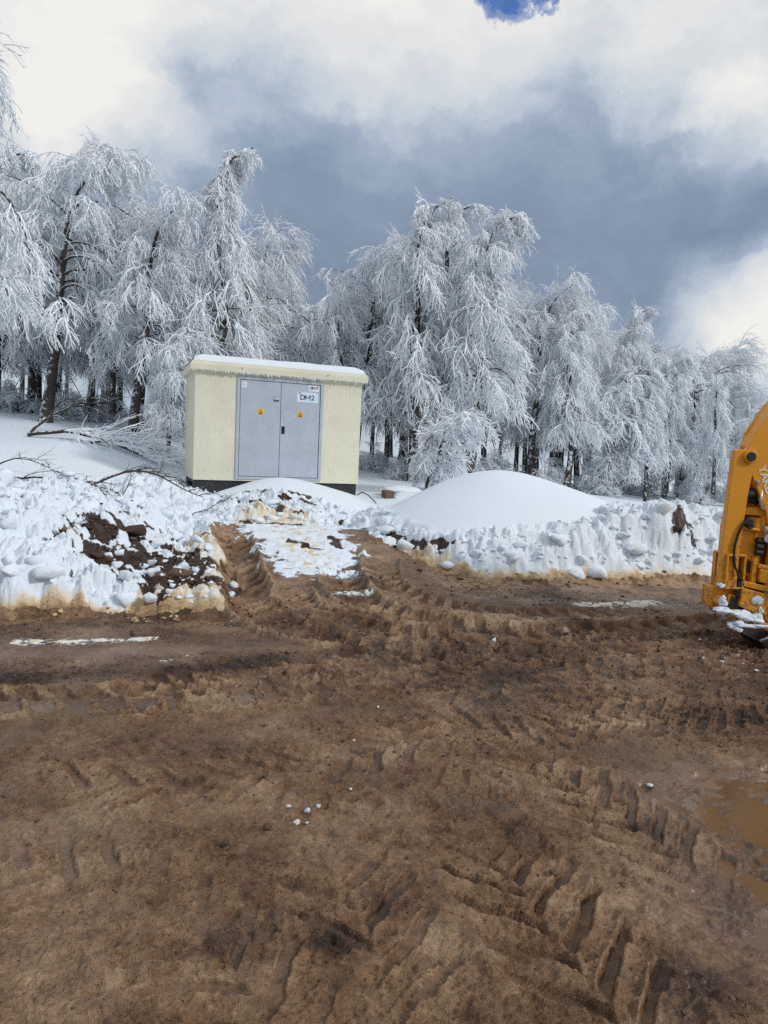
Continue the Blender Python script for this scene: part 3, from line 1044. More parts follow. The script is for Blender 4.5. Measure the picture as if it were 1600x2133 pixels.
def kids(rng, P, n_each, t0, t1, a0, a1):
    n, K, _ = P.shape
    par = np.repeat(np.arange(n), n_each)
    t = t0 + (t1 - t0) * (np.tile(np.arange(n_each), n) + rng.random(len(par))) / n_each
    f = np.clip(t * (K - 1), 0, K - 1.001)
    k = f.astype(int)
    fr = (f - k)[:, None]
    pos = P[par, k] * (1 - fr) + P[par, k + 1] * fr
    tan = P[par, k + 1] - P[par, k]
    tan /= np.linalg.norm(tan, axis=1)[:, None] + 1e-9
    r = rng.normal(0, 1, tan.shape)
    r -= (r * tan).sum(1)[:, None] * tan
    r /= np.linalg.norm(r, axis=1)[:, None] + 1e-9
    a = (a0 + (a1 - a0) * rng.random(len(par)))[:, None]
    return pos, np.cos(a) * tan + np.sin(a) * r, t, par


def tubes(P, rad, sides):
    n, K, _ = P.shape
    T = np.empty_like(P)
    T[:, 1:-1] = P[:, 2:] - P[:, :-2]
    T[:, 0] = P[:, 1] - P[:, 0]
    T[:, -1] = P[:, -1] - P[:, -2]
    T /= np.linalg.norm(T, axis=2)[..., None] + 1e-9
    ref = np.where(np.abs(T[:, :1, 2:3]) > .85, np.array([[[1., 0, 0]]]), np.array([[[0, 0, 1.]]]))
    ref = np.repeat(ref, K, 1)
    A = np.cross(T, ref)
    A /= np.linalg.norm(A, axis=2)[..., None] + 1e-9
    B = np.cross(A, T)
    ang = np.arange(sides) * 2 * np.pi / sides
    V = P[:, :, None, :] + rad[:, :, None, None] * (A[:, :, None, :] * np.cos(ang)[None, None, :, None] + B[:, :, None, :] * np.sin(ang)[None, None, :, None])
    base = (np.arange(n)[:, None, None] * K + np.arange(K - 1)[None, :, None]) * sides
    k = np.arange(sides)[None, None, :]
    k2 = (k + 1) % sides
    F = np.stack([base + k, base + k2, base + sides + k2, base + sides + k], -1).reshape(-1, 4)
    return V.reshape(-1, 3), F


def cat_mesh(name, parts, mats):
    vs, fs, ms, o = [], [], [], 0
    for V, F, m in parts:
        vs.append(V)
        fs.append(F + o)
        ms.append(np.full(len(F), m))
        o += len(V)
    return np_mesh(name, np.concatenate(vs), np.concatenate(fs), mats, True, np.concatenate(ms))


def tree_proto(seed, H=8.0, r0=.15, lean=(0, 0), tip=.5, nl=46, lt=(.2, .99), ll=lambda t: .2, elev=(25, 60), gl=.22, n2=8, n3=6, n4=3, wind=.05,
               l2=.85, l3=.36, l4=.15, g2=.46, g3=.38, thin=False, tr=.0132, bare=0.0, cut=.21):
    rng = np.random.default_rng(seed)
    mats = [M['bark'], M['twig_thin' if thin else 'twig'], M['twig_thin']]
    K = 16
    P = np.zeros((1, K, 3))
    d = np.array([lean[0], lean[1], 1.0])
    d /= np.linalg.norm(d)
    P[0, 0] = (0, 0, -.35)
    for k in range(1, K):
        t = k / (K - 1)
        d = d + rng.normal(0, .035, 3)
        if t > .78:
            d = d + np.array([.22, -.05, -.20]) * tip
        if t > .92:
            d = d + np.array([.3, 0, -.5]) * tip
        d = d / np.linalg.norm(d)
        P[0, k] = P[0, k - 1] + d * (H * 1.06 / (K - 1))
    tt = np.linspace(0, 1, K)
    rad = (r0 * .82 * (1 - tt) ** .85 + .014 + r0 * .35 * np.exp(-tt * 18))[None]
    trunk = [tubes(P, rad, 9) + (0,)]
    # limbs
    pos, dr, t, _ = kids(rng, P, nl, lt[0], lt[1], .5, 1.0)
    az = np.arange(nl) * 2.4 + rng.normal(0, .4, nl)
    el = np.radians(elev[0] + (elev[1] - elev[0]) * rng.random(nl)) * (.55 + .6 * t)
    dr = np.c_[np.cos(az) * np.cos(el), np.sin(az) * np.cos(el), np.sin(el)]
    L = H * np.array([ll(x) for x in t]) * (.7 + .6 * rng.random(nl))
    P1 = grow(rng, pos, dr, L, 9, gl * (.75 + .5 * rng.random(nl)), wind, .07)
    t9 = np.linspace(0, 1, 9)[None]
    r1 = np.clip(.011 * L[:, None] + .004, .012, r0 * .5) * (1 - t9 * .75) + .007
    big = L > np.median(L)
    trunk.append(tubes(P1[big], r1[big], 6) + (0,))
    crown = [tubes(P1[~big], r1[~big], 5) + (0,)]
    # branchlets, twigs, tips; some boughs carry little rime
    def put(Pq, rq, sides, sel):
        low = Pq[:, :, 2].min(1) < cut * H * (.75 + .5 * rng.random(len(Pq)))
        Pq, sel = Pq[~low], sel[~low]
        for m_, mk in ((0, ~sel), (1, sel)):
            if mk.any():
                crown.append(tubes(Pq[mk], (rq * (.78 if m_ else 1.0))[None].repeat(int(mk.sum()), 0), sides) + (m_,))
    b1 = rng.random(nl) < .22
    p, dd, t, par = kids(rng, P1, n2, .12 + bare, 1.0, .5, 1.15)
    b2 = b1[par] | (rng.random(len(p)) < .06)
    L2 = np.minimum(l2 * (1.15 - .5 * t) * (.6 + .8 * rng.random(len(p))), .8 * L[par])
    P2 = grow(rng, p, dd, L2, 6, g2 * (.8 + .4 * rng.random(len(p))) * np.where(b2, .55, 1), wind * 1.2, .09)
    put(P2, np.linspace(tr * 1.5, tr * .95, 6), 4, b2)
    p, dd, t, par = kids(rng, P2, n3, .1, 1.0, .45, 1.0)
    b3 = b2[par]
    L3 = l3 * (.6 + .8 * rng.random(len(p))) * np.clip(L2[par] / l2 + .3, .4, 1.2)
    P3 = grow(rng, p, dd, L3, 4, g3 * np.where(b3, .5, 1), wind * 1.4, .12)
    put(P3, np.linspace(tr, tr * .75, 4), 3, b3)
    p, dd, t, par = kids(rng, P3, n4, .15, 1.0, .45, .95)
    b4 = b3[par]
    L4 = l4 * (.6 + .8 * rng.random(len(p)))
    P4 = grow(rng, p, dd, L4, 3, .18, wind * 1.4, .12)
    put(P4, np.array([tr * .9, tr * .8, tr * .45]), 3, b4)
    top = max(float(q[0][:, 2].max()) for q in trunk + crown)
    trunk = [(a * (H / top), b_, c) for a, b_, c in trunk]
    crown = [(a * (H / top), b_, c) for a, b_, c in crown]
    tm = cat_mesh('trunk', trunk, [M['bark']])
    cm = cat_mesh('crown', crown, mats[1:])
    return tm, cm


PROTO = {
    'slender1': tree_proto(11, 8, .15, (.0, 0), .55, 46, (.26, .99), lambda t: .035 + .22 * (1 - t), (25, 55), .30, 9, 7, 2, .04),
    'slender2': tree_proto(12, 8, .16, (-.03, 0), .45, 46, (.24, .99), lambda t: .04 + .26 * (1 - t) ** 1.1, (20, 60), .28, 9, 7, 2, .035),
    'broad1': tree_proto(21, 8, .16, (.03, 0), .5, 30, (.36, .98), lambda t: .09 + .21 * math.sin(math.pi * min(1, t * 1.05)), (35, 72), .28, 12, 8, 2, .03, .9),
    'broad2': tree_proto(22, 8, .18, (.10, .03), .4, 30, (.36, .98), lambda t: .09 + .26 * (1 - t), (35, 75), .26, 12, 8, 2, .045, .95),
    'broad3': tree_proto(23, 8, .15, (-.05, 0), .5, 32, (.34, .98), lambda t: .08 + .20 * math.sin(math.pi * t), (30, 68), .29, 11, 7, 2, .03, .85),
    'leaning': tree_proto(31, 8, .14, (.17, .02), .6, 42, (.32, .99), lambda t: .04 + .26 * (1 - t), (25, 60), .28, 10, 7, 2, .04),
    'bushy': tree_proto(41, 4.6, .11, (.02, 0), .6, 36, (.26, .98), lambda t: .14 + .20 * (1 - t), (15, 50), .27, 10, 7, 2, .03, .65, .30, .15, .40, .32, False, .0132, 0, .10),
    'swept': tree_proto(51, 8, .15, (.16, 0), .5, 34, (.34, .98), lambda t: .12 + .2 * math.sin(math.pi * t), (30, 70), .17, 10, 7, 2, .12, .8, .42, .2, .2, .16, True, .0115),
    'thin': tree_proto(52, 8, .14, (.02, 0), .3, 32, (.36, .98), lambda t: .10 + .18 * math.sin(math.pi * t), (30, 75), .18, 9, 7, 2, .05, .8, .42, .2, .24, .18, True, .0115),
    'sapling': tree_proto(61, 2.4, .035, (.25, -.1), .9, 22, (.25, .98), lambda t: .22 + .16 * (1 - t), (10, 50), .22, 7, 7, 2, .04, .36, .2, .12, .24, .15, False, .012, 0, .0),
    'shrub': tree_proto(62, 1.6, .03, (.05, 0), .6, 20, (.06, .95), lambda t: .35 + .2 * (1 - t), (15, 70), .2, 7, 5, 2, .05, .34, .2, .12, .22, .15, True, .010, 0, -1),
}
PH = dict(bushy=4.6, sapling=2.4, shrub=1.6)


def plant(kind, x, y, H, rz, label, group=None, name='frosted_tree', cat='tree', wid=1.0, dz=0.0):
    s = H / PH.get(kind, 8.0)
    o = empty(name, (x, y, zat(x, y) + dz), R(rz))
    o.scale = (s * wid, s * wid, s)
    tag(o, label, cat, group)
    tm, cm = PROTO[kind]
    link('trunk', tm, o)
    link('crown', cm, o)
    return o


FT = [
    ('broad3', -10.1, 16.4, 10.0, 8, 'tallest frosted tree, its crown cut off by the upper left edge of the picture', 1.0),
    ('broad1', -9.9, 20.2, 8.2, 10, 'broad drooping white tree over a thick dark trunk near the left edge', 1.15),
    ('broad2', -7.0, 19.2, 6.8, -4, 'frosted tree with a thick brown trunk flared at its foot left of the cabin', 1.1),
    ('slender1', -4.66, 19.6, 8.75, -4, 'tall narrow frosted tree with bent tip behind the left end of the cabin', 1.0),
    ('broad3', -3.45, 22.4, 7.7, 20, 'domed frosted tree behind the middle of the cabin roof', 1.0),
    ('broad1', -1.1, 22.5, 7.5, -12, 'wide weeping white tree rising behind the right end of the cabin', 1.05),
    ('slender2', .79, 20.0, 8.3, 0, 'tall frosted tree with slightly crooked trunk just right of the cabin', 1.0),
    ('slender1', 2.35, 22.2, 8.9, 14, 'narrow round topped frosted tree behind the peak of the snow mound', 1.1),
    ('leaning', 2.15, 19.3, 7.9, 4, 'frosted tree leaning right from behind the top of the snow mound', 1.05),
    ('broad2', 4.7, 23.0, 7.1, 6, 'wide frosted tree with dark trunk above the right flank of the snow mound', 1.0),
    ('broad3', 7.3, 26.5, 7.6, 25, 'frosted tree with rounded double top right of the highest trees', .95),
    ('bushy', 7.55, 23.6, 4.8, 0, 'low bushy tree thick with white rime over a dark trunk right of the mound', 1.1),
    ('slender2', 9.9, 28.0, 7.7, 18, 'slender frosted tree with an arched tip in the right part of the forest edge', 1.0),
    ('bushy', 11.2, 26.5, 5.4, 70, 'dense white tree above the dirty crest of the ploughed bank', 1.0),
    ('swept', 13.2, 30.0, 7.4, -6, 'wind swept twiggy tree with tip bent right near the orange machine', 1.0),
    ('bushy', -5.75, 18.4, 3.6, 40, 'small weeping tree heavy with rime close to the left side of the cabin', .85),
    ('sapling', .95, 17.6, 2.3, -10, 'young bowed tree white with rime beside the timber block', 1.0),
    ('leaning', 5.6, 21.6, 5.9, 30, 'frosted tree with hanging white branches behind the right slope of the mound', 1.1),
    ('thin', -8.6, 22.5, 7.2, 30, 'thinly frosted greyish tree between the two thick trunks at left', 1.0),
    ('leaning', -12.3, 21.0, 8.4, 30, 'frosted tree at the very left edge behind the long sweeping branches', 1.0),
]
for (k, x, y, H, rz, lab, wid) in FT:
    plant(k, x, y, H, rz, lab, None, wid=wid)



def zone(b):
    for lim, nm in ((-.47, 'at the far left'), (-.36, 'left of the flared trunk'), (-.27, 'between flared trunk and cabin'), (-.15, 'behind the cabin'), (-.03, 'behind the cabin corner'),
                    (.06, 'right of the cabin'), (.16, 'behind the snow mound'), (.25, 'behind the mound flank'), (.35, 'above the ploughed bank'), (.46, 'left of the orange machine')):
        if b < lim:
            return nm
    return 'behind the orange machine'


def forest_label(k, x, y):
    look = {'thin': 'thinly frosted greyish', 'slender1': 'narrow white', 'slender2': 'slender drooping white', 'broad1': 'wide weeping white', 'broad2': 'spreading white',
            'broad3': 'domed white', 'leaning': 'leaning white', 'swept': 'wind swept twiggy', 'bushy': 'low bushy white'}[k]
    yy = y - max(0, x) * .28
    row = 'in the second row' if yy < 25.6 else ('deep in the forest' if yy < 32.5 else 'far back in the forest')
    return look + ' tree ' + row + ' ' + zone(x / y)


rng = random.Random(5)
kinds = ['thin', 'slender1', 'slender2', 'broad1', 'broad3', 'leaning', 'thin', 'slender2', 'swept', 'slender1']
rows = [(21.5, 1.3, .80), (24.2, 1.35, .84), (27.0, 1.6, .88), (30.5, 2.1, .93), (34.5, 2.4, .97)]
for (yr, sp, hf) in rows:
    x = -.74 * yr
    while x < .78 * yr:
        xx = x + rng.uniform(-.6, .6)
        yy = yr + rng.uniform(-1.1, 1.1) + max(0, xx) * .28
        # the edge of the forest runs obliquely, lower towards the right
        top = np.interp(xx / yy, [-.6, -.45, -.3, -.2, -.12, -.05, .05, .15, .25, .32, .42, .52, .7], [.40, .36, .33, .31, .24, .27, .31, .30, .245, .215, .17, .115, .09])
        zb = zat(xx, yy)
        H = min(8.2 * rng.uniform(.88, 1.05), (top * yy * rng.uniform(.80, .97) + 1.6 - zb))
        blocked = any((xx - a) ** 2 + (yy - b) ** 2 < .6 for (_, a, b, *_r) in FT)
        if H > 2.5 and not blocked:
            k = 'bushy' if H < 4.2 else rng.choice(kinds)
            plant(k, xx, yy, H, rng.uniform(-35, 35), forest_label(k, xx, yy), 'trees deeper in the white forest', wid=rng.uniform(.74, 1.0))
        x += sp
# undergrowth along the forest edge
for i in range(54):
    x = -14 + i * .56 + rng.uniform(-.3, .3)
    y = 20.3 + rng.uniform(-.6, 3.4) + max(0, x) * .36
    if -5.2 < x < -.2 and y < 21:
        continue
    plant('shrub', x, y, rng.uniform(.6, 1.5), rng.uniform(0, 360), 'low frosted shrub ' + zone(x / y), 'frosted shrubs along the forest edge', name='frosted_shrub', cat='shrub', wid=1.15)

# trees and shrubs that still read alike are told apart by their order from the left
alike = {}
for o in list(COL.objects):
    if o.get('group') in ('trees deeper in the white forest', 'frosted shrubs along the forest edge'):
        alike.setdefault(o['label'], []).append(o)
for lab, os_ in alike.items():
    if len(os_) > 1:
        os_.sort(key=lambda o: o.location.x / o.location.y)
        names_ = ['first', 'second', 'third', 'fourth', 'fifth', 'sixth', 'seventh', 'eighth', 'ninth', 'tenth', 'eleventh', 'twelfth', 'thirteenth', 'fourteenth']
        for o, nm in zip(os_, ['left', 'right'] if len(os_) == 2 else names_):
            o['label'] = ('%s of two: %s' if len(os_) == 2 else '%s from left: %s') % (nm, lab)

# ------------------------------------------------------------------ fallen branches


def fallen(label, pts, r, ntw, ltw, seed, frost=False, up=.25, group=None, lift=None):
    rg = np.random.default_rng(seed)
    P = resample(np.array([p[:2] for p in pts]), .18)
    zz = np.array([terrain(P[:, 0], P[:, 1])['z']]).ravel()
    hh = np.interp(np.linspace(0, 1, len(P)), np.linspace(0, 1, len(pts)), [p[2] for p in pts])
    P3 = np.c_[P, zz * .5 + np.convolve(np.pad(zz, 3, 'edge'), np.ones(7) / 7, 'valid') * .5 + hh][None]
    K = P3.shape[1]
    rr = (r * (1 - .72 * np.linspace(0, 1, K)))[None]
    parts = [tubes(P3, rr, 6) + (0,)]
    p, d, t, _ = kids(rg, P3, ntw, .2, 1.0, .4, .85)
    d[:, 2] = np.abs(d[:, 2]) * .6 + up * rg.random(len(p))
    L = ltw * (.5 + rg.random(len(p))) * (1.2 - .6 * t)
    P1 = grow(rg, p, d, L, 6, .10, .02, .12)
    parts.append(tubes(P1, np.linspace(r * .38, r * .2, 6)[None].repeat(len(p), 0), 4) + (1 if frost else 0,))
    p, d, t, par = kids(rg, P1, 4, .2, 1.0, .4, .9)
    P2 = grow(rg, p, d, .38 * L[par] * (.5 + rg.random(len(p))), 4, .08, .02, .15)
    parts.append(tubes(P2, np.linspace(r * .22, r * .12, 4)[None].repeat(len(p), 0), 3) + (1 if frost else 0,))
    o = link('fallen_branch', cat_mesh('fallen_branch', parts, [M['dead'], M['twig']]))
    return tag(o, label, 'branch', group)


fallen('long bare dark branch lying on the snow at the left edge with a broken stub', [(-5.9, 10.0, .12), (-5.0, 9.9, .14), (-4.4, 9.8, .12), (-3.9, 9.7, .06), (-3.6, 9.6, .0)], .022, 12, .5, 1)
fallen('dark bare branch rising right out of the churned snow towards the cabin', [(-4.15, 9.6, .0), (-3.9, 10.0, .22), (-3.6, 10.5, .34), (-3.2, 11.0, .36), (-2.95, 11.3, .30)], .022, 12, .42, 2)
fallen('thick fallen branch with frosted twigs lying on the field left of the cabin', [(-8.9, 17.3, .06), (-8.2, 17.4, .22), (-7.3, 17.3, .16), (-6.4, 17.2, .12), (-5.6, 17.0, .02)], .055, 42, 1.0, 3, True, .15)
fallen('tangled brush of thin fallen twigs at the foot of the flared trunk', [(-7.3, 17.2, .03), (-6.6, 17.5, .2), (-5.8, 17.6, .2), (-5.0, 17.3, .05)], .03, 50, 1.0, 4, True, .3)
fallen('arched dark branch standing out of the snow below the left trees', [(-9.1, 17.8, .0), (-8.8, 17.9, .5), (-8.2, 18.1, .85), (-7.4, 18.3, .9)], .04, 14, .8, 5)
fallen('thin frosted twigs poking from the snow at the far left edge', [(-6.5, 11.6, .05), (-5.9, 11.4, .28), (-5.3, 11.2, .16), (-4.9, 10.9, .03)], .014, 10, .4, 6)
fallen('small dry twig sticking from the churned snow beside the cabin ramp', [(-3.1, 10.8, .0), (-2.85, 11.2, .1), (-2.6, 11.8, .12)], .010, 9, .3, 7)

# ------------------------------------------------------------------ transformer cabin
CAB = empty('transformer_cabin', (-3.98, 14.40, 0), math.atan2(.358, .934))
tag(CAB, 'cream rendered transformer cabin with grey double doors and snow on its flat roof', 'cabin')
W, D = 3.60, 2.05
ZB, ZE = .86, 3.13
b = MB()
b.box((0, 0, ZB), (.85, .14, ZE)).box((2.72, 0, ZB), (W, .14, ZE)).box((.85, 0, 3.05), (2.72, .14, ZE)).box((.85, 0, ZB), (2.72, .14, .90))
b.box((0, .14, ZB), (.14, D, ZE)).box((W - .14, .14, ZB), (W, D, ZE)).box((.14, D - .14, ZB), (W - .14, D, ZE))
b.build('wall', M['cream'], CAB)
b = MB()
b.box((.03, .03, .30), (.80, .16, ZB)).box((2.75, .03, .30), (W - .03, .16, ZB)).box((.80, .05, .30), (2.75, .16, ZB))
b.box((.03, .16, .30), (.16, .45, ZB)).box((.03, 1.6, .30), (.16, D - .03, ZB)).box((.03, .45, .30), (.16, 1.6, .42)).box((.03, .45, .78), (.16, 1.6, ZB))
b.box((W - .16, .16, .30), (W - .03, D - .03, ZB)).box((.16, D - .16, .30), (W - .16, D - .03, ZB)).box((.14, .16, .30), (.18, D - .2, .80))
b.build('plinth', M['plinth'], CAB, .006)
# roof slab with chamfered rim
OV = .11


def ring(x0, y0, x1, y1, z):
    return [(x0, y0, z), (x1, y0, z), (x1, y1, z), (x0, y1, z)]


b = MB()
rs = [ring(-.02, -.02, W + .02, D + .02, ZE - .02), ring(-OV, -OV, W + OV, D + OV, ZE - .02), ring(-OV, -OV, W + OV, D + OV, ZE + .10),
      ring(-.01, -.03, W + .01, D + .03, ZE + .235)]
vs = [p for r_ in rs for p in r_]
fs = [(3, 2, 1, 0)]
for k in range(3):
    for i in range(4):
        j = (i + 1) % 4
        fs.append((k * 4 + i, k * 4 + j, k * 4 + 4 + j, k * 4 + 4 + i))
fs.append((12, 13, 14, 15))
b.add(vs, fs)
roof = b.build('roof', M['cream'], CAB, .012)
# snow on the roof: soft, slightly uneven sheet
nx, ny = 90, 40
ux, uy = np.meshgrid(np.linspace(0, 1, nx), np.linspace(0, 1, ny))
edge = np.minimum(np.minimum(ux, 1 - ux) * W, np.minimum(uy, 1 - uy) * D)
th = .085 * sst(0, .22, edge) ** .6 * (1 + .25 * fbm(ux * W, uy * D, 1.2, 3, 7)) + .006
yy = -.075 + uy * (D + .15)
slope = np.clip(np.maximum(-.03 - yy, yy - D - .03) / .08, 0, 1) * .135
sv = np.c_[(-.03 + ux * (W + .06)).ravel(), yy.ravel(), (ZE + .235 - slope + th).ravel()]
ii = np.arange(nx * ny).reshape(ny, nx)
sn = link('snow_cap', np_mesh('snow_cap', sv, np.stack([ii[:-1, :-1], ii[:-1, 1:], ii[1:, 1:], ii[1:, :-1]], -1).reshape(-1, 4), [M['snow']]), roof)
# rime beads and icicles under the rim
rg = random.Random(3)
b = MB()
for i in range(230):
    x = rg.uniform(-.1, W + .1)
    if fbm(np.array([x]), np.array([.3]), 1.7, 3, 5)[0] < -.12 and rg.random() < .8:
        continue
    L = rg.uniform(.012, .035) if rg.random() < .86 else rg.uniform(.04, .085)
    y = -OV + rg.uniform(.0, .012)
    r_ = rg.uniform(.006, .011)
    b.tube([(x, y, ZE - .012), (x + rg.uniform(-.003, .003), y, ZE - .02 - L * .5), (x + rg.uniform(-.005, .005), y, ZE - .02 - L)], [r_, r_ * .8, r_ * .2], 5)
for i in range(50):
    y = rg.uniform(-OV, D)
    L = rg.uniform(.01, .03)
    b.tube([(-OV + .005, y, ZE - .012), (-OV + .005, y, ZE - .02 - L)], [.008, .002], 5)
tag(b.build('icicles', M['ice'], roof), kind='stuff')
b = MB()
for x in (.93, 2.78):
    b.tube([(x, -OV - .012, ZE + .075), (x, -OV + .02, ZE + .075)], .018, 10)
b.build('lifting_lug', M['steel'], roof)
# door frame
b = MB()
b.box((.85, -.028, .90), (.915, .06, 3.05)).box((2.655, -.028, .90), (2.72, .06, 3.05)).box((.915, -.028, 2.99), (2.655, .06, 3.05)).box((.915, -.028, .90), (2.655, .06, .955))
b.build('door_frame', M['frame'], CAB, .006)
MB().box((.915, .03, .955), (2.655, .055, 2.99)).build('door_rebate', M['gap'], CAB)


def sign(kind):
    """front of the sign lies in XZ facing -y, centred at the origin"""
    s = MB()
    if kind == 'warn':
        w, h = .056, .068
        s.prism([(-w, -h), (w, -h), (w, h * .45), (w * .62, h), (-w * .62, h), (-w, h * .45)], -.003, 0, 0)
        t = .044
        tri = [(-t, -.020), (t, -.020), (0, .052)]
        inn = [(-t * .66, -.0125), (t * .66, -.0125), (0, .035)]
        for i in range(3):
            j = (i + 1) % 3
            s.prism([tri[i], tri[j], inn[j], inn[i]], -.0045, -.003, 1)
        s.prism([(.004, .026), (-.009, .006), (.000, .006), (-.004, -.009), (.010, .010), (.001, .010)], -.0045, -.003, 1)
        s.box((-.042, -.0045, -.046), (.042, -.003, -.029), 1)
        s.box((-.042, -.0045, -.060), (.042, -.003, -.052), 1)
        return s, [M['warn'], M['ink']]
    rot = Matrix.Rotation(R(90), 4, 'X')
    if kind == 'number':
        s.box((-.235, -.004, -.115), (.235, 0, .115), 0)
        for (x0, z0, x1, z1) in ((-.235, .105, .235, .109), (-.235, -.109, .235, -.105)):
            s.box((x0 + .006, -.0048, z0), (x1 - .006, -.004, z1), 2)
        for ch, x in (('D', -.112), ('2', .117)):
            s.mesh(text_mesh(ch, .152, .002), Matrix.Translation((x, -.006, -.008)) @ rot, 1)
        h = .055
        for (a, b_, c, d_) in (((-.060, -h), (-.041, -h), (-.041, h), (-.060, h)), ((.046, -h), (.065, -h), (.065, h), (.046, h)),
                               ((-.041, h), (-.041, h - .032), (-.004, -h + .030), (.0025, -h + .042)), ((.046, h), (.046, h - .032), (.009, -h + .030), (.0025, -h + .042))):
            s.prism([(q[0], q[1] - .008) for q in (a, b_, c, d_)], -.0072, -.004, 1)
        s.prism([(-.004, -h + .022), (.009, -h + .022), (.0025, -h + .034)], -.0072, -.004, 1)
        s.mesh(text_mesh('aktif', .032, .0005), Matrix.Translation((-.175, -.006, .085)) @ rot, 1)
        return s, [M['plate'], M['ink'], M['silver']]
    if kind == 'logo':
        s.box((-.115, -.004, -.062), (.115, 0, .062), 0)
        s.tube([(-.062 + .024 * math.cos(a), -.005, .006 + .024 * math.sin(a)) for a in np.linspace(.3, 5.98, 15)], .0068, 6, 1)
        s.prism([(-.044, -.022), (-.031, -.022), (-.031, .034), (-.044, .034)], -.007, -.004, 1)
        s.mesh(text_mesh('kt', .098, .0012), Matrix.Translation((.004, -.006, .013)) @ rot, 1)
        s.mesh(text_mesh('i', .098, .0012), Matrix.Translation((.056, -.006, .013)) @ rot, 2)
        s.mesh(text_mesh('f', .098, .0012), Matrix.Translation((.082, -.006, .013)) @ rot, 1)
        s.box((-.09, -.0048, -.048), (.03, -.004, -.045), 1)
        return s, [M['white'], M['ink'], M['red']]
    if kind == 'label':
        s.box((-.065, -.003, -.048), (.065, 0, .048), 0)
        s.box((-.058, -.004, -.042), (.058, -.003, -.015), 1)
        s.box((-.058, -.004, -.002), (-.02, -.003, .006), 1).box((.0, -.004, .008), (.045, -.003, .030), 2)
        s.prism([(-.065, .045), (.065, .045), (.065, .048), (-.065, .048)], -.004, -.003, 1).prism([(-.065, -.048), (.065, -.048), (.065, -.045), (-.065, -.045)], -.004, -.003, 1)
        return s, [M['silver'], M['gap'], M['plate']]
    s.prism([(-.05, -.062), (.05, -.062), (.05, .045), (.033, .062), (-.05, .062)], -.003, 0, 0)
    for (x0, z0, x1, z1) in ((-.03, .02, -.005, .045), (.005, -.01, .03, .02), (-.035, -.03, -.012, -.006), (.0, -.045, .03, -.032), (-.02, -.012, .0, .008)):
        s.box((x0, -.0038, z0), (x1, -.003, z1), 1)
    return s, [M['white'], M['silver']]


def put_sign(kind, name, parent, x, z):
    s, mats = sign(kind)
    o = s.build(name, mats, parent)
    o.location = (x, -.0122, z)
    return o


DY = -.012
d1 = MB().box((.925, DY, .965), (1.779, .028, 2.98)).build('door', M['door'], CAB, .005)
d1['label'] = 'left grey door leaf with a silver label near its free edge'
d2 = MB().box((1.789, DY, .965), (2.645, .028, 2.98)).build('door', M['door'], CAB, .005)
d2['label'] = 'right grey door leaf with name plates and black handle'
put_sign('sticker', 'sticker', d1, 1.00, 2.885)
put_sign('label', 'rating_label', d1, 1.685, 2.62)
put_sign('warn', 'warning_sign', d1, 1.355, 2.345)
put_sign('warn', 'warning_sign', d2, 2.215, 2.335)
put_sign('logo', 'logo_plate', d2, 2.495, 2.905)
put_sign('number', 'name_plate', d2, 2.365, 2.705)
b = MB().box((1.815, DY - .012, 1.895), (1.885, DY, 2.055)).box((1.835, DY - .03, 1.925), (1.865, DY - .012, 2.03))
b.build('handle', M['black'], d2, .004)

# ------------------------------------------------------------------ timber block with snow, cable loop
TB = empty('timber_stack', (.02, 16.35, .0), R(16))
tb0 = zat(.02, 16.35)
TB.location.z = tb0 - .02
tag(TB, 'two short timber blocks under a cap of snow right of the cabin', 'timber')
MB().box((-.10, -.35, -.05), (.10, .0, .18)).build('timber', M['wood'], TB, .01)
MB().box((.10, -.30, -.06), (.34, .10, .05)).build('timber', M['wood'], TB, .01)
MB().box((.02, .15, .02), (.85, .45, .17)).build('timber', M['wood'], TB, .01)


def lump_mesh(name, seed, sub=3, amp=.25, fl=.75, mats=None):
    """irregular broken lump: hull of random points, softened and roughened"""
    r_ = np.random.default_rng(seed)
    bm = bmesh.new()
    n = 15 if amp > .2 else 60
    for k in range(n):
        v = r_.normal(0, 1, 3)
        v /= np.linalg.norm(v)
        bm.verts.new(v * r_.uniform(1 - amp * .9, 1.0) * (1, 1, fl))
    q = bmesh.ops.convex_hull(bm, input=bm.verts[:])
    dead = [v for v in bm.verts if not v.link_faces]
    bmesh.ops.delete(bm, geom=dead, context='VERTS')
    if sub >= 2:
        for _ in range(1 if sub == 2 else 2):
            bmesh.ops.subdivide_edges(bm, edges=bm.edges[:], cuts=1, use_grid_fill=True)
            bmesh.ops.triangulate(bm, faces=bm.faces[:])
            bmesh.ops.smooth_vert(bm, verts=bm.verts[:], factor=.2, use_axis_x=True, use_axis_y=True, use_axis_z=True)
    bmesh.ops.triangulate(bm, faces=bm.faces[:])
    bmesh.ops.recalc_face_normals(bm, faces=bm.faces[:])
    me = bpy.data.meshes.new(name)
    bm.to_mesh(me)
    bm.free()
    co = np.empty(len(me.vertices) * 3, np.float32)
    me.vertices.foreach_get('co', co)
    co = co.reshape(-1, 3)
    if sub >= 2:
        nz = fbm(co[:, 0] + co[:, 2] * 1.3 + seed * 3.1, co[:, 1] - co[:, 2] * .8 + seed, 2.2, 3, seed)
        co = co * (1.12 + .16 * nz)[:, None]
    me.vertices.foreach_set('co', co.astype(np.float32).ravel())
    me.polygons.foreach_set('use_smooth', [sub >= 2] * len(me.polygons))
    for x in (mats or [M['snow']]):
        me.materials.append(x)
    me.update()
    return me


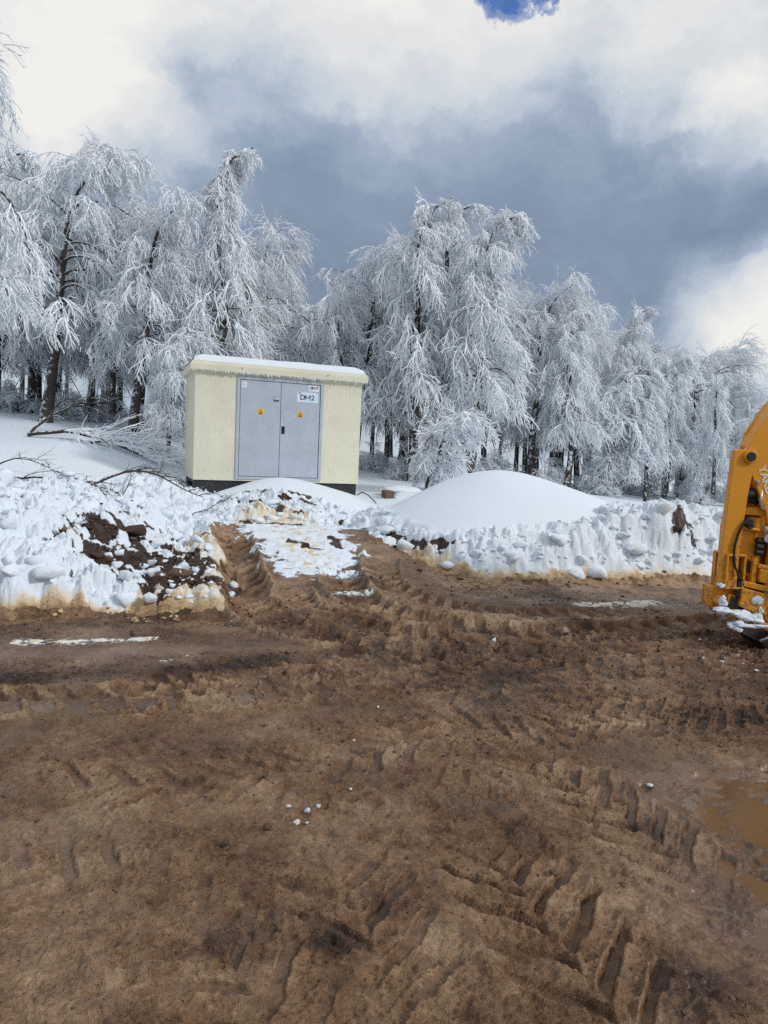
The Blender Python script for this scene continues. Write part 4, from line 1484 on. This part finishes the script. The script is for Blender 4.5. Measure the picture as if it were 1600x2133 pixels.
sc = link('snow_cap', lump_mesh('snow_cap', 4, 4, .10, .5), TB)
sc.location = (.47, .28, .17)
sc.scale = (.50, .34, .22)
sc2 = link('snow_cap', lump_mesh('snow_cap', 6, 4, .10, .5), TB)
sc2.location = (.62, -.20, .04)
sc2.scale = (.50, .30, .26)
cz = zat(-.35, 15.2)
cb = MB().tube([(-.62, 15.5, cz + .12), (-.5, 15.35, cz + .2), (-.36, 15.2, cz + .15), (-.22, 15.1, cz + .03), (-.15, 15.05, cz - .05)], .012, 6).build('cable', M['black'], smooth=True)
tag(cb, 'short black cable arching out of the snow at the right corner of the cabin', 'cable')

# ------------------------------------------------------------------ loose pieces of snow, soil and mud
CH = [lump_mesh('snow_chunk', 100 + i, 3, .34, .8) for i in range(5)]
CHD = [lump_mesh('snow_chunk', 120 + i, 3, .34, .8, [M['snow_dirty']]) for i in range(3)]
rg = random.Random(21)
chunks = [(-2.18, 7.55, .16, 'flat white snow block lying on the dark soil heap'), (-1.98, 7.35, .10, 'small white block beside the flat block on the soil heap'),
          (-2.55, 7.62, .12, 'white snow lump on the upper left of the soil heap'), (-2.72, 7.05, .12, 'white lump at the left foot of the soil heap'),
          (-2.45, 6.62, .17, 'rounded snow boulder at the lower right end of the left bank'), (-2.15, 6.42, .15, 'pointed snow lump lying in the brown slush'),
          (-1.70, 8.0, .16, 'snow lump on the ridge between soil heap and wheel ruts'), (-1.62, 7.35, .13, 'snow lump above the pale slush left of the wheel ruts'),
          (-2.32, 6.95, .13, 'broken snow lump between the bank and the soil heap'), (-2.75, 8.35, .15, 'half buried snow lump at the top of the soil heap')]
for i, (x, y, r_, lab) in enumerate(chunks):
    o = link('snow_chunk', CH[i % 5])
    o.location = (x, y, zat(x, y) + r_ * .25)
    r_ *= .60
    o.scale = (r_ * rg.uniform(.9, 1.3), r_ * rg.uniform(.8, 1.1), r_ * rg.uniform(.8, 1.05))
    o.rotation_euler = (rg.uniform(-.4, .4), rg.uniform(-.4, .4), rg.uniform(0, 6.3))
    tag(o, lab, 'snow lump', 'snow lumps around the soil heap')
small = [(-.28, 2.96, .020, 'largest white snow crumb of the cluster on the foreground mud'), (-.37, 3.0, .013, 'small white snow crumb left of the cluster on the mud'),
         (-.235, 3.0, .012, 'white crumb touching the right of the foreground cluster'), (-.315, 2.86, .016, 'brownish snow crumb at the near end of the cluster'),
         (-.10, 3.16, .011, 'single white snow bead right of the crumb cluster'), (-.27, 2.88, .010, 'tiny snow crumb below the foreground cluster'),
         (1.02, 5.98, .03, 'small white snow lump alone on the churned brown mud'), (-.11, 3.75, .009, 'tiny white crumb in the middle of the mud'),
         (.02, 4.25, .012, 'white sliver of snow on the wet mud before the ruts'), (1.40, 3.38, .016, 'white snow crumb by the upper corner of the puddle')]
for i, (x, y, r_, lab) in enumerate(small):
    o = link('snow_crumb', CH[i % 5] if i != 3 else CHD[0])
    o.location = (x, y, zat(x, y) + r_ * .45)
    o.scale = (r_ * rg.uniform(.9, 1.4), r_ * rg.uniform(.8, 1.1), r_)
    o.rotation_euler = (0, 0, rg.uniform(0, 6.3))
    tag(o, lab, 'snow lump', 'snow crumbs on the mud')
st = link('stone', lump_mesh('stone', 9, 3, .4, .7, [M['stone']]))
st.location = (-.58, 2.66, zat(-.58, 2.66) + .012)
st.scale = (.034, .026, .026)
tag(st, 'small dark stone pressed into the brown mud in the foreground', 'stone')
st = link('stone', lump_mesh('stone', 10, 3, .4, .7, [M['clod']]))
st.location = (-.43, 2.80, zat(-.43, 2.80) + .008)
st.scale = (.026, .022, .020)
tag(st, 'small tan clod of earth left of the snow crumbs', 'clod')
for (x, y, r_, lab) in ((4.22, 10.0, .13, 'brown clump of turf and roots on the crest of the ploughed bank'), (-3.02, 8.35, .17, 'dark clod of earth on the upper part of the churned left bank'),
                        (-2.05, 7.05, .15, 'brown boulder of earth lying in front of the flat snow block')):
    o = link('earth_clod', lump_mesh('earth_clod', int(x * 10) + 60, 4, .5, .75, [M['soil'] if r_ != .15 else M['clod']]))
    o.location = (x, y, zat(x, y) + r_ * .3)
    o.scale = (r_ * 1.2, r_, r_)
    tag(o, lab, 'clod')


def scatter(name, pts, sizes, mats, seed, sub=1, mi=None, kind='stuff', label=None, cat=None):
    r = np.random.default_rng(seed)
    base = []
    for k in range(6):
        me = lump_mesh('tmp', seed + k, sub, .45, .8)
        v = np.empty(len(me.vertices) * 3, np.float32)
        me.vertices.foreach_get('co', v)
        f = np.array([tuple(p.vertices) for p in me.polygons])
        base.append((v.reshape(-1, 3), f))
        bpy.data.meshes.remove(me)
    T = terrain(pts[:, 0], pts[:, 1])
    vs, fs, ms, o = [], [], [], 0
    for i, (p, s_) in enumerate(zip(pts, sizes)):
        v, f = base[i % 6]
        a = r.random() * 6.28
        c, s2 = math.cos(a), math.sin(a)
        sc_ = s_ * np.array([r.uniform(.8, 1.4), r.uniform(.7, 1.1), r.uniform(.6, 1.0)])
        q = v * sc_
        q = np.c_[q[:, 0] * c - q[:, 1] * s2, q[:, 0] * s2 + q[:, 1] * c, q[:, 2]]
        vs.append(q + np.array([p[0], p[1], T['z'][i] + s_ * .08]))
        fs.append(f + o)
        ms.append(np.full(len(f), 0 if mi is None else mi[i]))
        o += len(v)
    me = np_mesh(name, np.concatenate(vs), np.concatenate(fs), mats, True, np.concatenate(ms))
    return tag(link(name, me), label, cat, None, kind)


r = np.random.default_rng(8)


def cand(n, x0, x1, y0, y1):
    return np.c_[r.uniform(x0, x1, n), r.uniform(y0, y1, n)]


# broken snow over the banks and the heap
p = np.r_[cand(4200, -5.5, -1.3, 5.9, 10.4), cand(1200, -3.2, .2, 10.6, 12.8), cand(3200, -.6, 5.5, 8.7, 10.6)]
T_ = terrain(p[:, 0], p[:, 1])
w_ = np.where(p[:, 0] < -1.2, .24, .34) * T_['bankm']
w_ = np.where(T_['soil'] > .4, .22, w_)
w_ = w_ * (T_['sd'] > .10) * (T_['dirty'] < .75)
p = p[r.random(len(p)) < w_]
sz = np.clip(.036 * np.exp(r.normal(0, .75, len(p))), .012, .17)
sz = np.where(terrain(p[:, 0], p[:, 1])['soil'] > .3, np.minimum(sz * .6, .06), sz)
scatter('snow_rubble', p, sz, [M['snow']], 300, 2)
# soiled slush lumps at the feet of the banks
p = np.r_[cand(1500, -4.0, -1.2, 5.8, 7.4), cand(1600, -.4, 5, 8.5, 10)]
T_ = terrain(p[:, 0], p[:, 1])
p = p[(T_['sd'] > -.30) & (T_['sd'] < .08) & (r.random(len(p)) < np.clip(.25 + 1.6 * fbm(p[:, 0], p[:, 1], 1.3, 2, 77), 0, .8))]
scatter('slush_lumps', p, np.clip(.02 * np.exp(r.normal(0, .5, len(p))), .008, .06), [M['slush'], M['clod']], 320, 1, (r.random(len(p)) < .4).astype(int))
# crumbs of mud
p = np.r_[cand(15000, -4, 4.2, 3.2, 8.5), cand(5000, -2.0, 2.6, 1.6, 4.0)]
T_ = terrain(p[:, 0], p[:, 1])
w_ = np.clip(T_['lift'] * .9 + T_['clod'] * .8 + .06 + .3 * np.clip(fbm(p[:, 0], p[:, 1], 1.5, 3, 66), 0, 1), 0, 1) * (T_['sd'] < .02) * (T_['wet'] < .3)
p = p[r.random(len(p)) < w_]
sz = np.clip(.0075 * np.exp(r.normal(0, .55, len(p))), .003, .03) * np.clip(.5 + p[:, 1] * .1, .55, 1.25)
scatter('mud_crumbs', p, sz, [M['clod']], 340, 1)
# clods in the soil heap
p = cand(2600, -3.7, -1.7, 6.7, 10)
T_ = terrain(p[:, 0], p[:, 1])
p = p[(T_['soil'] > .45) & (r.random(len(p)) < .75)]
scatter('soil_crumbs', p, np.clip(.018 * np.exp(r.normal(0, .55, len(p))), .007, .06), [M['soil'], M['clod']], 360, 1, (r.random(len(p)) < .3).astype(int))
# tiny snow grains scattered on the mud by the machine
p = np.r_[cand(60, 2.7, 3.6, 5.3, 6.4), cand(10, -2, 2.5, 4, 8)]
scatter('snow_grains', p, np.clip(.010 * np.exp(r.normal(0, .5, len(p))), .004, .03), [M['snow']], 380, 1)

# ------------------------------------------------------------------ backhoe loader (its rear reaches into the frame)
BH = empty('backhoe_loader', (-.005, 0, -.03))
tag(BH, 'orange backhoe loader reaching into the frame at the right with snow on its rear', 'backhoe')
Y0 = 6.13            # plane of the near side plate
b = MB()             # dipper / kingpost plate behind
b.prism([(3.14, 1.72), (3.30, 1.74), (3.62, 1.45), (3.62, .30), (3.08, .30), (3.09, .70)], Y0 + .20, Y0 + .26)
b.build('swing_frame', M['orange'], BH, .008)
outer = [(2.985, .60), (3.035, 1.79), (3.14, 1.80), (3.21, 1.955), (3.30, 2.105), (3.36, 2.205), (3.47, 2.33), (3.65, 2.47), (3.9, 2.58), (4.3, 2.62), (4.7, 2.55), (4.75, 2.3)]
inner = [(4.3, 2.33), (4.02, 2.27), (3.86, 2.1), (3.74, 1.8), (3.66, 1.4), (3.63, 1.0), (3.62, .24), (3.42, .22), (3.41, .60), (3.425, 1.0), (3.355, 1.26), (3.205, 1.575), (3.185, 1.40), (3.165, 1.10), (3.135, .60)]
b = MB().prism(outer + inner, Y0 - .03, Y0 + .03)
b.prism([(3.16, 1.83), (3.225, 1.955), (3.305, 2.105), (3.365, 2.205), (3.475, 2.33), (3.655, 2.47), (3.9, 2.575), (4.3, 2.61), (4.3, 2.56), (3.9, 2.52), (3.7, 2.42), (3.52, 2.28), (3.42, 2.16), (3.36, 2.06), (3.28, 1.93), (3.2, 1.79)], Y0 + .03, Y0 + .15)
b.prism([(3.14, 1.62)] + outer[3:] + inner[:-5] + [(3.355, 1.26), (3.205, 1.56)], Y0 + .15, Y0 + .19)
boom = b.build('boom', M['orange'], BH, .006)
rot = Matrix.Rotation(R(90), 4, 'X')
t1 = text_mesh('YAKLAŞMA', .096, .002, 'LEFT')
t2 = text_mesh('25 m', .096, .004, 'LEFT')
b = MB()
b.mesh(t1, Matrix.Translation((3.275, Y0 - .033, 1.655)) @ Matrix.Rotation(R(67), 4, 'Y') @ rot, 0)
b.mesh(t2, Matrix.Translation((3.375, Y0 - .033, 1.655)) @ Matrix.Rotation(R(67), 4, 'Y') @ rot, 0)
b.build('lettering', M['letter'], boom)
for (x, z, ro, ri) in ((3.17, 1.735, .058, .041), (3.49, .35, .078, .050)):
    MB().disc((x, z), Y0 - .055, Y0 - .028, ro, 28).build('pin_boss', M['orange'], boom, .004)
    MB().disc((x, z), Y0 - .064, Y0 - .05, ri, 28).build('pin', M['rubber'], boom, .004)
# slewing casting
b = MB()
b.prism([(3.20, 1.285), (3.31, 1.295), (3.39, 1.265), (3.39, 1.215), (3.19, 1.225)], Y0 + .02, Y0 + .17)
b.box((3.19, Y0 + .06, .98), (3.215, Y0 + .17, 1.22)).box((3.345, Y0 + .0, .99), (3.385, Y0 + .15, 1.22))
b.prism([(3.16, 1.13), (3.335, 1.105), (3.335, 1.075), (3.16, 1.10)], Y0 - .01, Y0 + .16)
b.prism([(3.185, 1.10), (3.31, 1.08), (3.33, .70), (3.13, .62), (3.105, .80), (3.13, .92)], Y0 + .03, Y0 + .17)
b.box((3.265, Y0 + .05, 1.13), (3.335, Y0 + .14, 1.205))
sw = b.build('slew_bracket', M['orange'], BH, .010)
b = MB()
b.tube([(3.22 + .085 * math.cos(a), Y0 + .025, .755 + .105 * math.sin(a)) for a in np.linspace(.2 * math.pi, 1.45 * math.pi, 14)], .019, 8)
b.build('slew_ring', M['orange'], BH, smooth=True)
MB().disc((3.275, .76), Y0 + .015, Y0 + .05, .055, 20).build('slew_recess', M['dark'], BH)
b = MB()
b.prism([(3.29, .85), (3.33, .855), (3.33, .60), (3.285, .60)], Y0 - .02, Y0 + .10)
b.prism([(3.20, .645), (3.46, .595), (3.46, .545), (3.19, .595)], Y0 - .05, Y0 + .12)
b.prism([(3.345, .755), (3.43, .745), (3.43, .625), (3.345, .635)], Y0 - .045, Y0 + .12)
b.prism([(3.33, .80), (3.42, .785), (3.42, .75), (3.33, .76)], Y0 - .035, Y0 + .12)
b.prism([(3.19, .585), (3.42, .535), (3.42, .38), (3.185, .44)], Y0 - .06, Y0 + .12)
b.prism([(3.18, .455), (3.42, .385), (3.42, .335), (3.18, .415)], Y0 - .07, Y0 + .12)
b.build('slew_cylinder_mount', M['orange'], BH, .008)
MB().tube([(3.34, Y0 + .06, 1.20), (3.34, Y0 + .06, .62)], .045, 16).build('slew_cylinder', M['orange'], BH, smooth=True)
b = MB()
for k in range(3):
    b.tube([(3.295, Y0 - .02, 1.005 - k * .052), (3.36, Y0 - .02, .998 - k * .052)], .029, 14)
b.build('hose_coupling', M['rubber'], BH, .006)
b = MB().prism([(3.345, 1.06), (3.41, 1.045), (3.42, .99), (3.40, 1.005), (3.375, .99), (3.35, 1.01)], Y0 - .055, Y0 - .035)
b.prism([(3.345, 1.135), (3.39, 1.13), (3.415, 1.045), (3.345, 1.06)], Y0 - .055, Y0 - .035)
b.disc((3.368, 1.092), Y0 - .075, Y0 - .055, .030, 16)
b.disc((3.368, 1.092), Y0 - .10, Y0 - .075, .019, 6)
b.build('bolt_plate', M['steel'], BH, .002)
b = MB().tube([(3.15, Y0 + .02, 1.375), (3.19, Y0 + .02, 1.40), (3.25, Y0 + .03, 1.42), (3.32, Y0 + .05, 1.42)], [.032, .043, .047, .044], 14)
b.tube([(3.24, Y0 + .06, 1.36), (3.32, Y0 + .06, 1.34)], .03, 10)
b.build('hose_elbow', M['rubber'], BH, smooth=True)
MB().tube([(3.305, Y0 - .02, 1.45), (3.302, Y0 - .022, 1.36), (3.315, Y0 - .02, 1.30), (3.37, Y0 - .01, 1.262)], .013, 8).build('steel_pipe', M['steel'], BH, smooth=True)
MB().tube([(3.24, Y0 - .03, 1.53), (3.27, Y0 - .02, 1.50)], .018, 8).build('grease_nipple', M['steel'], BH)
hp = resample([(3.23, 1.19), (3.17, 1.165), (3.125, 1.06), (3.10, .93), (3.11, .80), (3.15, .70), (3.19, .645)], .03)
MB().tube([(q[0], Y0 - .045, q[1]) for q in hp], .011, 8).build('hydraulic_hose', M['rubber'], BH, smooth=True)
hp = resample([(3.19, .645), (3.165, .60), (3.165, .54), (3.18, .49)], .03)
MB().tube([(q[0], Y0 - .03, q[1]) for q in hp], .020, 8).build('hydraulic_hose', M['rubber'], BH, smooth=True)
b = MB().disc((3.21, 1.17), Y0 - .05, Y0 + .05, .038, 14)
b.disc((3.235, 1.13), Y0 - .03, Y0 + .05, .03, 12)
b.build('valve', M['rubber'], BH, .006)
# open box at the lower left
b = MB()
xa, xb, xc, ya, yb = 3.04, 3.115, 3.215, Y0 - .05, Y0 + .22
b.box((xa, ya, .855), (xc, yb, .875)).box((xa, ya, .565), (xc, yb, .585))
b.box((xa, yb - .02, .585), (xc, yb, .855)).box((xc - .02, ya, .585), (xc, yb - .02, .855)).box((xb, ya, .585), (xb + .03, ya + .03, .855))
b.box((xa, ya, .585), (xa + .018, ya + .018, .855)).box((xa + .018, ya, .585), (xb, ya + .012, .64)).box((xa, yb - .06, .585), (xa + .018, yb - .02, .855))
b.build('lock_box', M['orange'], BH, .005)
b = MB().box((xb + .06, ya + .05, .60), (xc - .05, yb - .08, .82))
for k in range(4):
    b.disc((xa + .045, .64 + k * .055), ya + .05, ya + .09, .022, 10)
b.build('chain_stop', M['dark'], BH, .008)
b = MB().prism([(2.965, .565), (3.20, .565), (3.20, .30), (2.965, .38)], Y0 + .02, Y0 + .22)
b.prism([(3.10, .52), (3.19, .50), (3.19, .40), (3.09, .42)], Y0 - .02, Y0 + .02)
b.tube([(3.02, Y0 + .02, .45), (3.02, Y0 - .05, .45)], .047, 16)
b.build('lower_frame', M['orange'], BH, .008)
b = MB().prism([(3.03, .385), (3.50, .265), (3.50, .195), (3.03, .335)], Y0 - .13, Y0 + .20)
b.build('tail_beam', M['orange'], BH, .010)
MB().prism([(3.12, .50), (3.19, .47), (3.19, .38), (3.10, .40)], Y0 - .028, Y0 - .022).build('opening_shade', M['dark'], BH)  # thin dark plate painted in for a shaded opening; no hole is cut


def part_lump(name, parent, c, sc_, seed, m):
    """snow packed on the metal: many small lumps pressed together, one mesh"""
    rr = np.random.default_rng(seed)
    q = MB()
    for k in range(12):
        me = lump_mesh('tmp', seed * 20 + k, 2, .45, .9)
        o = rr.normal(0, .33, 3) * sc_
        f = rr.uniform(.5, .85)
        q.mesh(me, Matrix.Translation(Vector(c) + Vector(o)) @ Matrix.Diagonal((sc_[0] * f, sc_[1] * f, sc_[2] * f, 1)))
        bpy.data.meshes.remove(me)
    return q.build(name, m, parent, smooth=True)


for i, (c, sc_) in enumerate((((3.02, Y0 - .06, .465), (.038, .035, .05)), ((3.01, Y0 - .10, .385), (.085, .07, .035)), ((3.17, Y0 - .10, .355), (.12, .08, .045)), ((3.30, Y0 - .10, .33), (.11, .08, .04)),
                              ((3.12, Y0 - .16, .265), (.075, .03, .055)), ((3.24, Y0 - .17, .27), (.15, .02, .025)), ((3.0, Y0 - .06, .60), (.035, .05, .025)), ((3.345, Y0 - .065, .47), (.05, .012, .055)), ((3.36, Y0 - .075, .385), (.02, .02, .03)))):
    part_lump('snow_patch', BH, c, sc_, 500 + i, M['snow_dirty'] if i in (3, 5) else M['snow'])
# stabiliser leg and foot
b = MB().box((3.62, Y0 - .02, .10), (3.78, Y0 + .14, 1.5))
b.build('stabiliser_leg', M['orange'], BH, .01)
b = MB().prism([(3.36, .12), (3.42, .04), (4.05, .04), (4.10, .12), (3.9, .17), (3.55, .17)], Y0 - .12, Y0 + .28)
b.build('stabiliser_foot', M['dark'], BH, .012)
MB().tube([(3.36, Y0 - .12, .125), (3.40, Y0 - .14, .16), (3.46, Y0 - .14, .185)], .014, 8).build('foot_rim', M['steel'], BH, smooth=True)
# chassis, fender, rear wheel, cab: beyond the picture edge, standing where the machine stands
b = MB().box((3.62, Y0 + .05, .50), (6.6, Y0 + 1.1, .95)).box((3.6, Y0 - .1, .28), (3.72, Y0 + 1.3, 1.05))
b.build('chassis', M['orange'], BH, .02)
b = MB()
wc, wr, wy = (4.72, .70), .70, (Y0 - .35, Y0 + .07)
prof = [(.40, 0), (.55, .0), (.66, .04), (.70, .10), (.70, .32), (.66, .38), (.55, .42), (.40, .42)]
n = 40
vs, fs = [], []
for k in range(n):
    a = 2 * math.pi * k / n
    for (pr, py) in prof:
        vs.append((wc[0] + pr * math.cos(a), wy[0] + py, wc[1] + pr * math.sin(a)))
m_ = len(prof)
for k in range(n):
    k2 = (k + 1) % n
    for j in range(m_):
        j2 = (j + 1) % m_
        fs.append((k * m_ + j, k * m_ + j2, k2 * m_ + j2, k2 * m_ + j))
b.add(vs, fs)
for k in range(20):
    for sgn in (0, 1):
        a = 2 * math.pi * (k + .5 * sgn) / 20
        mtx = Matrix.Translation((wc[0], wy[0] + (.11 if sgn == 0 else .31), wc[1])) @ Matrix.Rotation(-a, 4, 'Y') @ Matrix.Translation((.705, 0, 0)) @ Matrix.Rotation(R(38 if sgn == 0 else -38), 4, 'X')
        q = MB().box((-.03, -.13, -.025), (.03, .13, .025))
        b.add([mtx @ Vector(p_) for p_ in q.v], q.f)
wh = b.build('wheel', M['rubber'], BH)
b = MB().disc(wc, wy[0] + .08, wy[0] + .34, .41, 28)
b.disc(wc, wy[0] + .03, wy[0] + .08, .12, 16)
b.build('rim', M['letter'], wh, .01)
b = MB()
for a0 in range(9):
    a, a2 = math.pi * (.08 + .095 * a0), math.pi * (.08 + .095 * (a0 + 1))
    b.prism([(wc[0] + .80 * math.cos(a), wc[1] + .80 * math.sin(a)), (wc[0] + .80 * math.cos(a2), wc[1] + .80 * math.sin(a2)), (wc[0] + .83 * math.cos(a2), wc[1] + .83 * math.sin(a2)), (wc[0] + .83 * math.cos(a), wc[1] + .83 * math.sin(a))], wy[0] - .02, wy[1] + .05)
b.build('fender', M['orange'], BH)
b = MB()
for x in (4.2, 5.6):
    for y in (Y0 + .05, Y0 + 1.15):
        b.box((x, y, .95), (x + .07, y + .07, 2.55))
b.box((4.15, Y0, 2.55), (5.75, Y0 + 1.27, 2.68))
b.box((4.27, Y0 + .06, .95), (5.6, Y0 + 1.2, 1.35))
b.build('cab_frame', M['orange'], BH, .015)
MB().box((4.27, Y0 + .08, 1.35), (5.6, Y0 + .09, 2.55)).box((4.22, Y0 + .12, 1.35), (4.23, Y0 + 1.15, 2.55)).box((5.63, Y0 + .12, 1.35), (5.64, Y0 + 1.15, 2.55)).build('cab_window', M['glass'], BH)
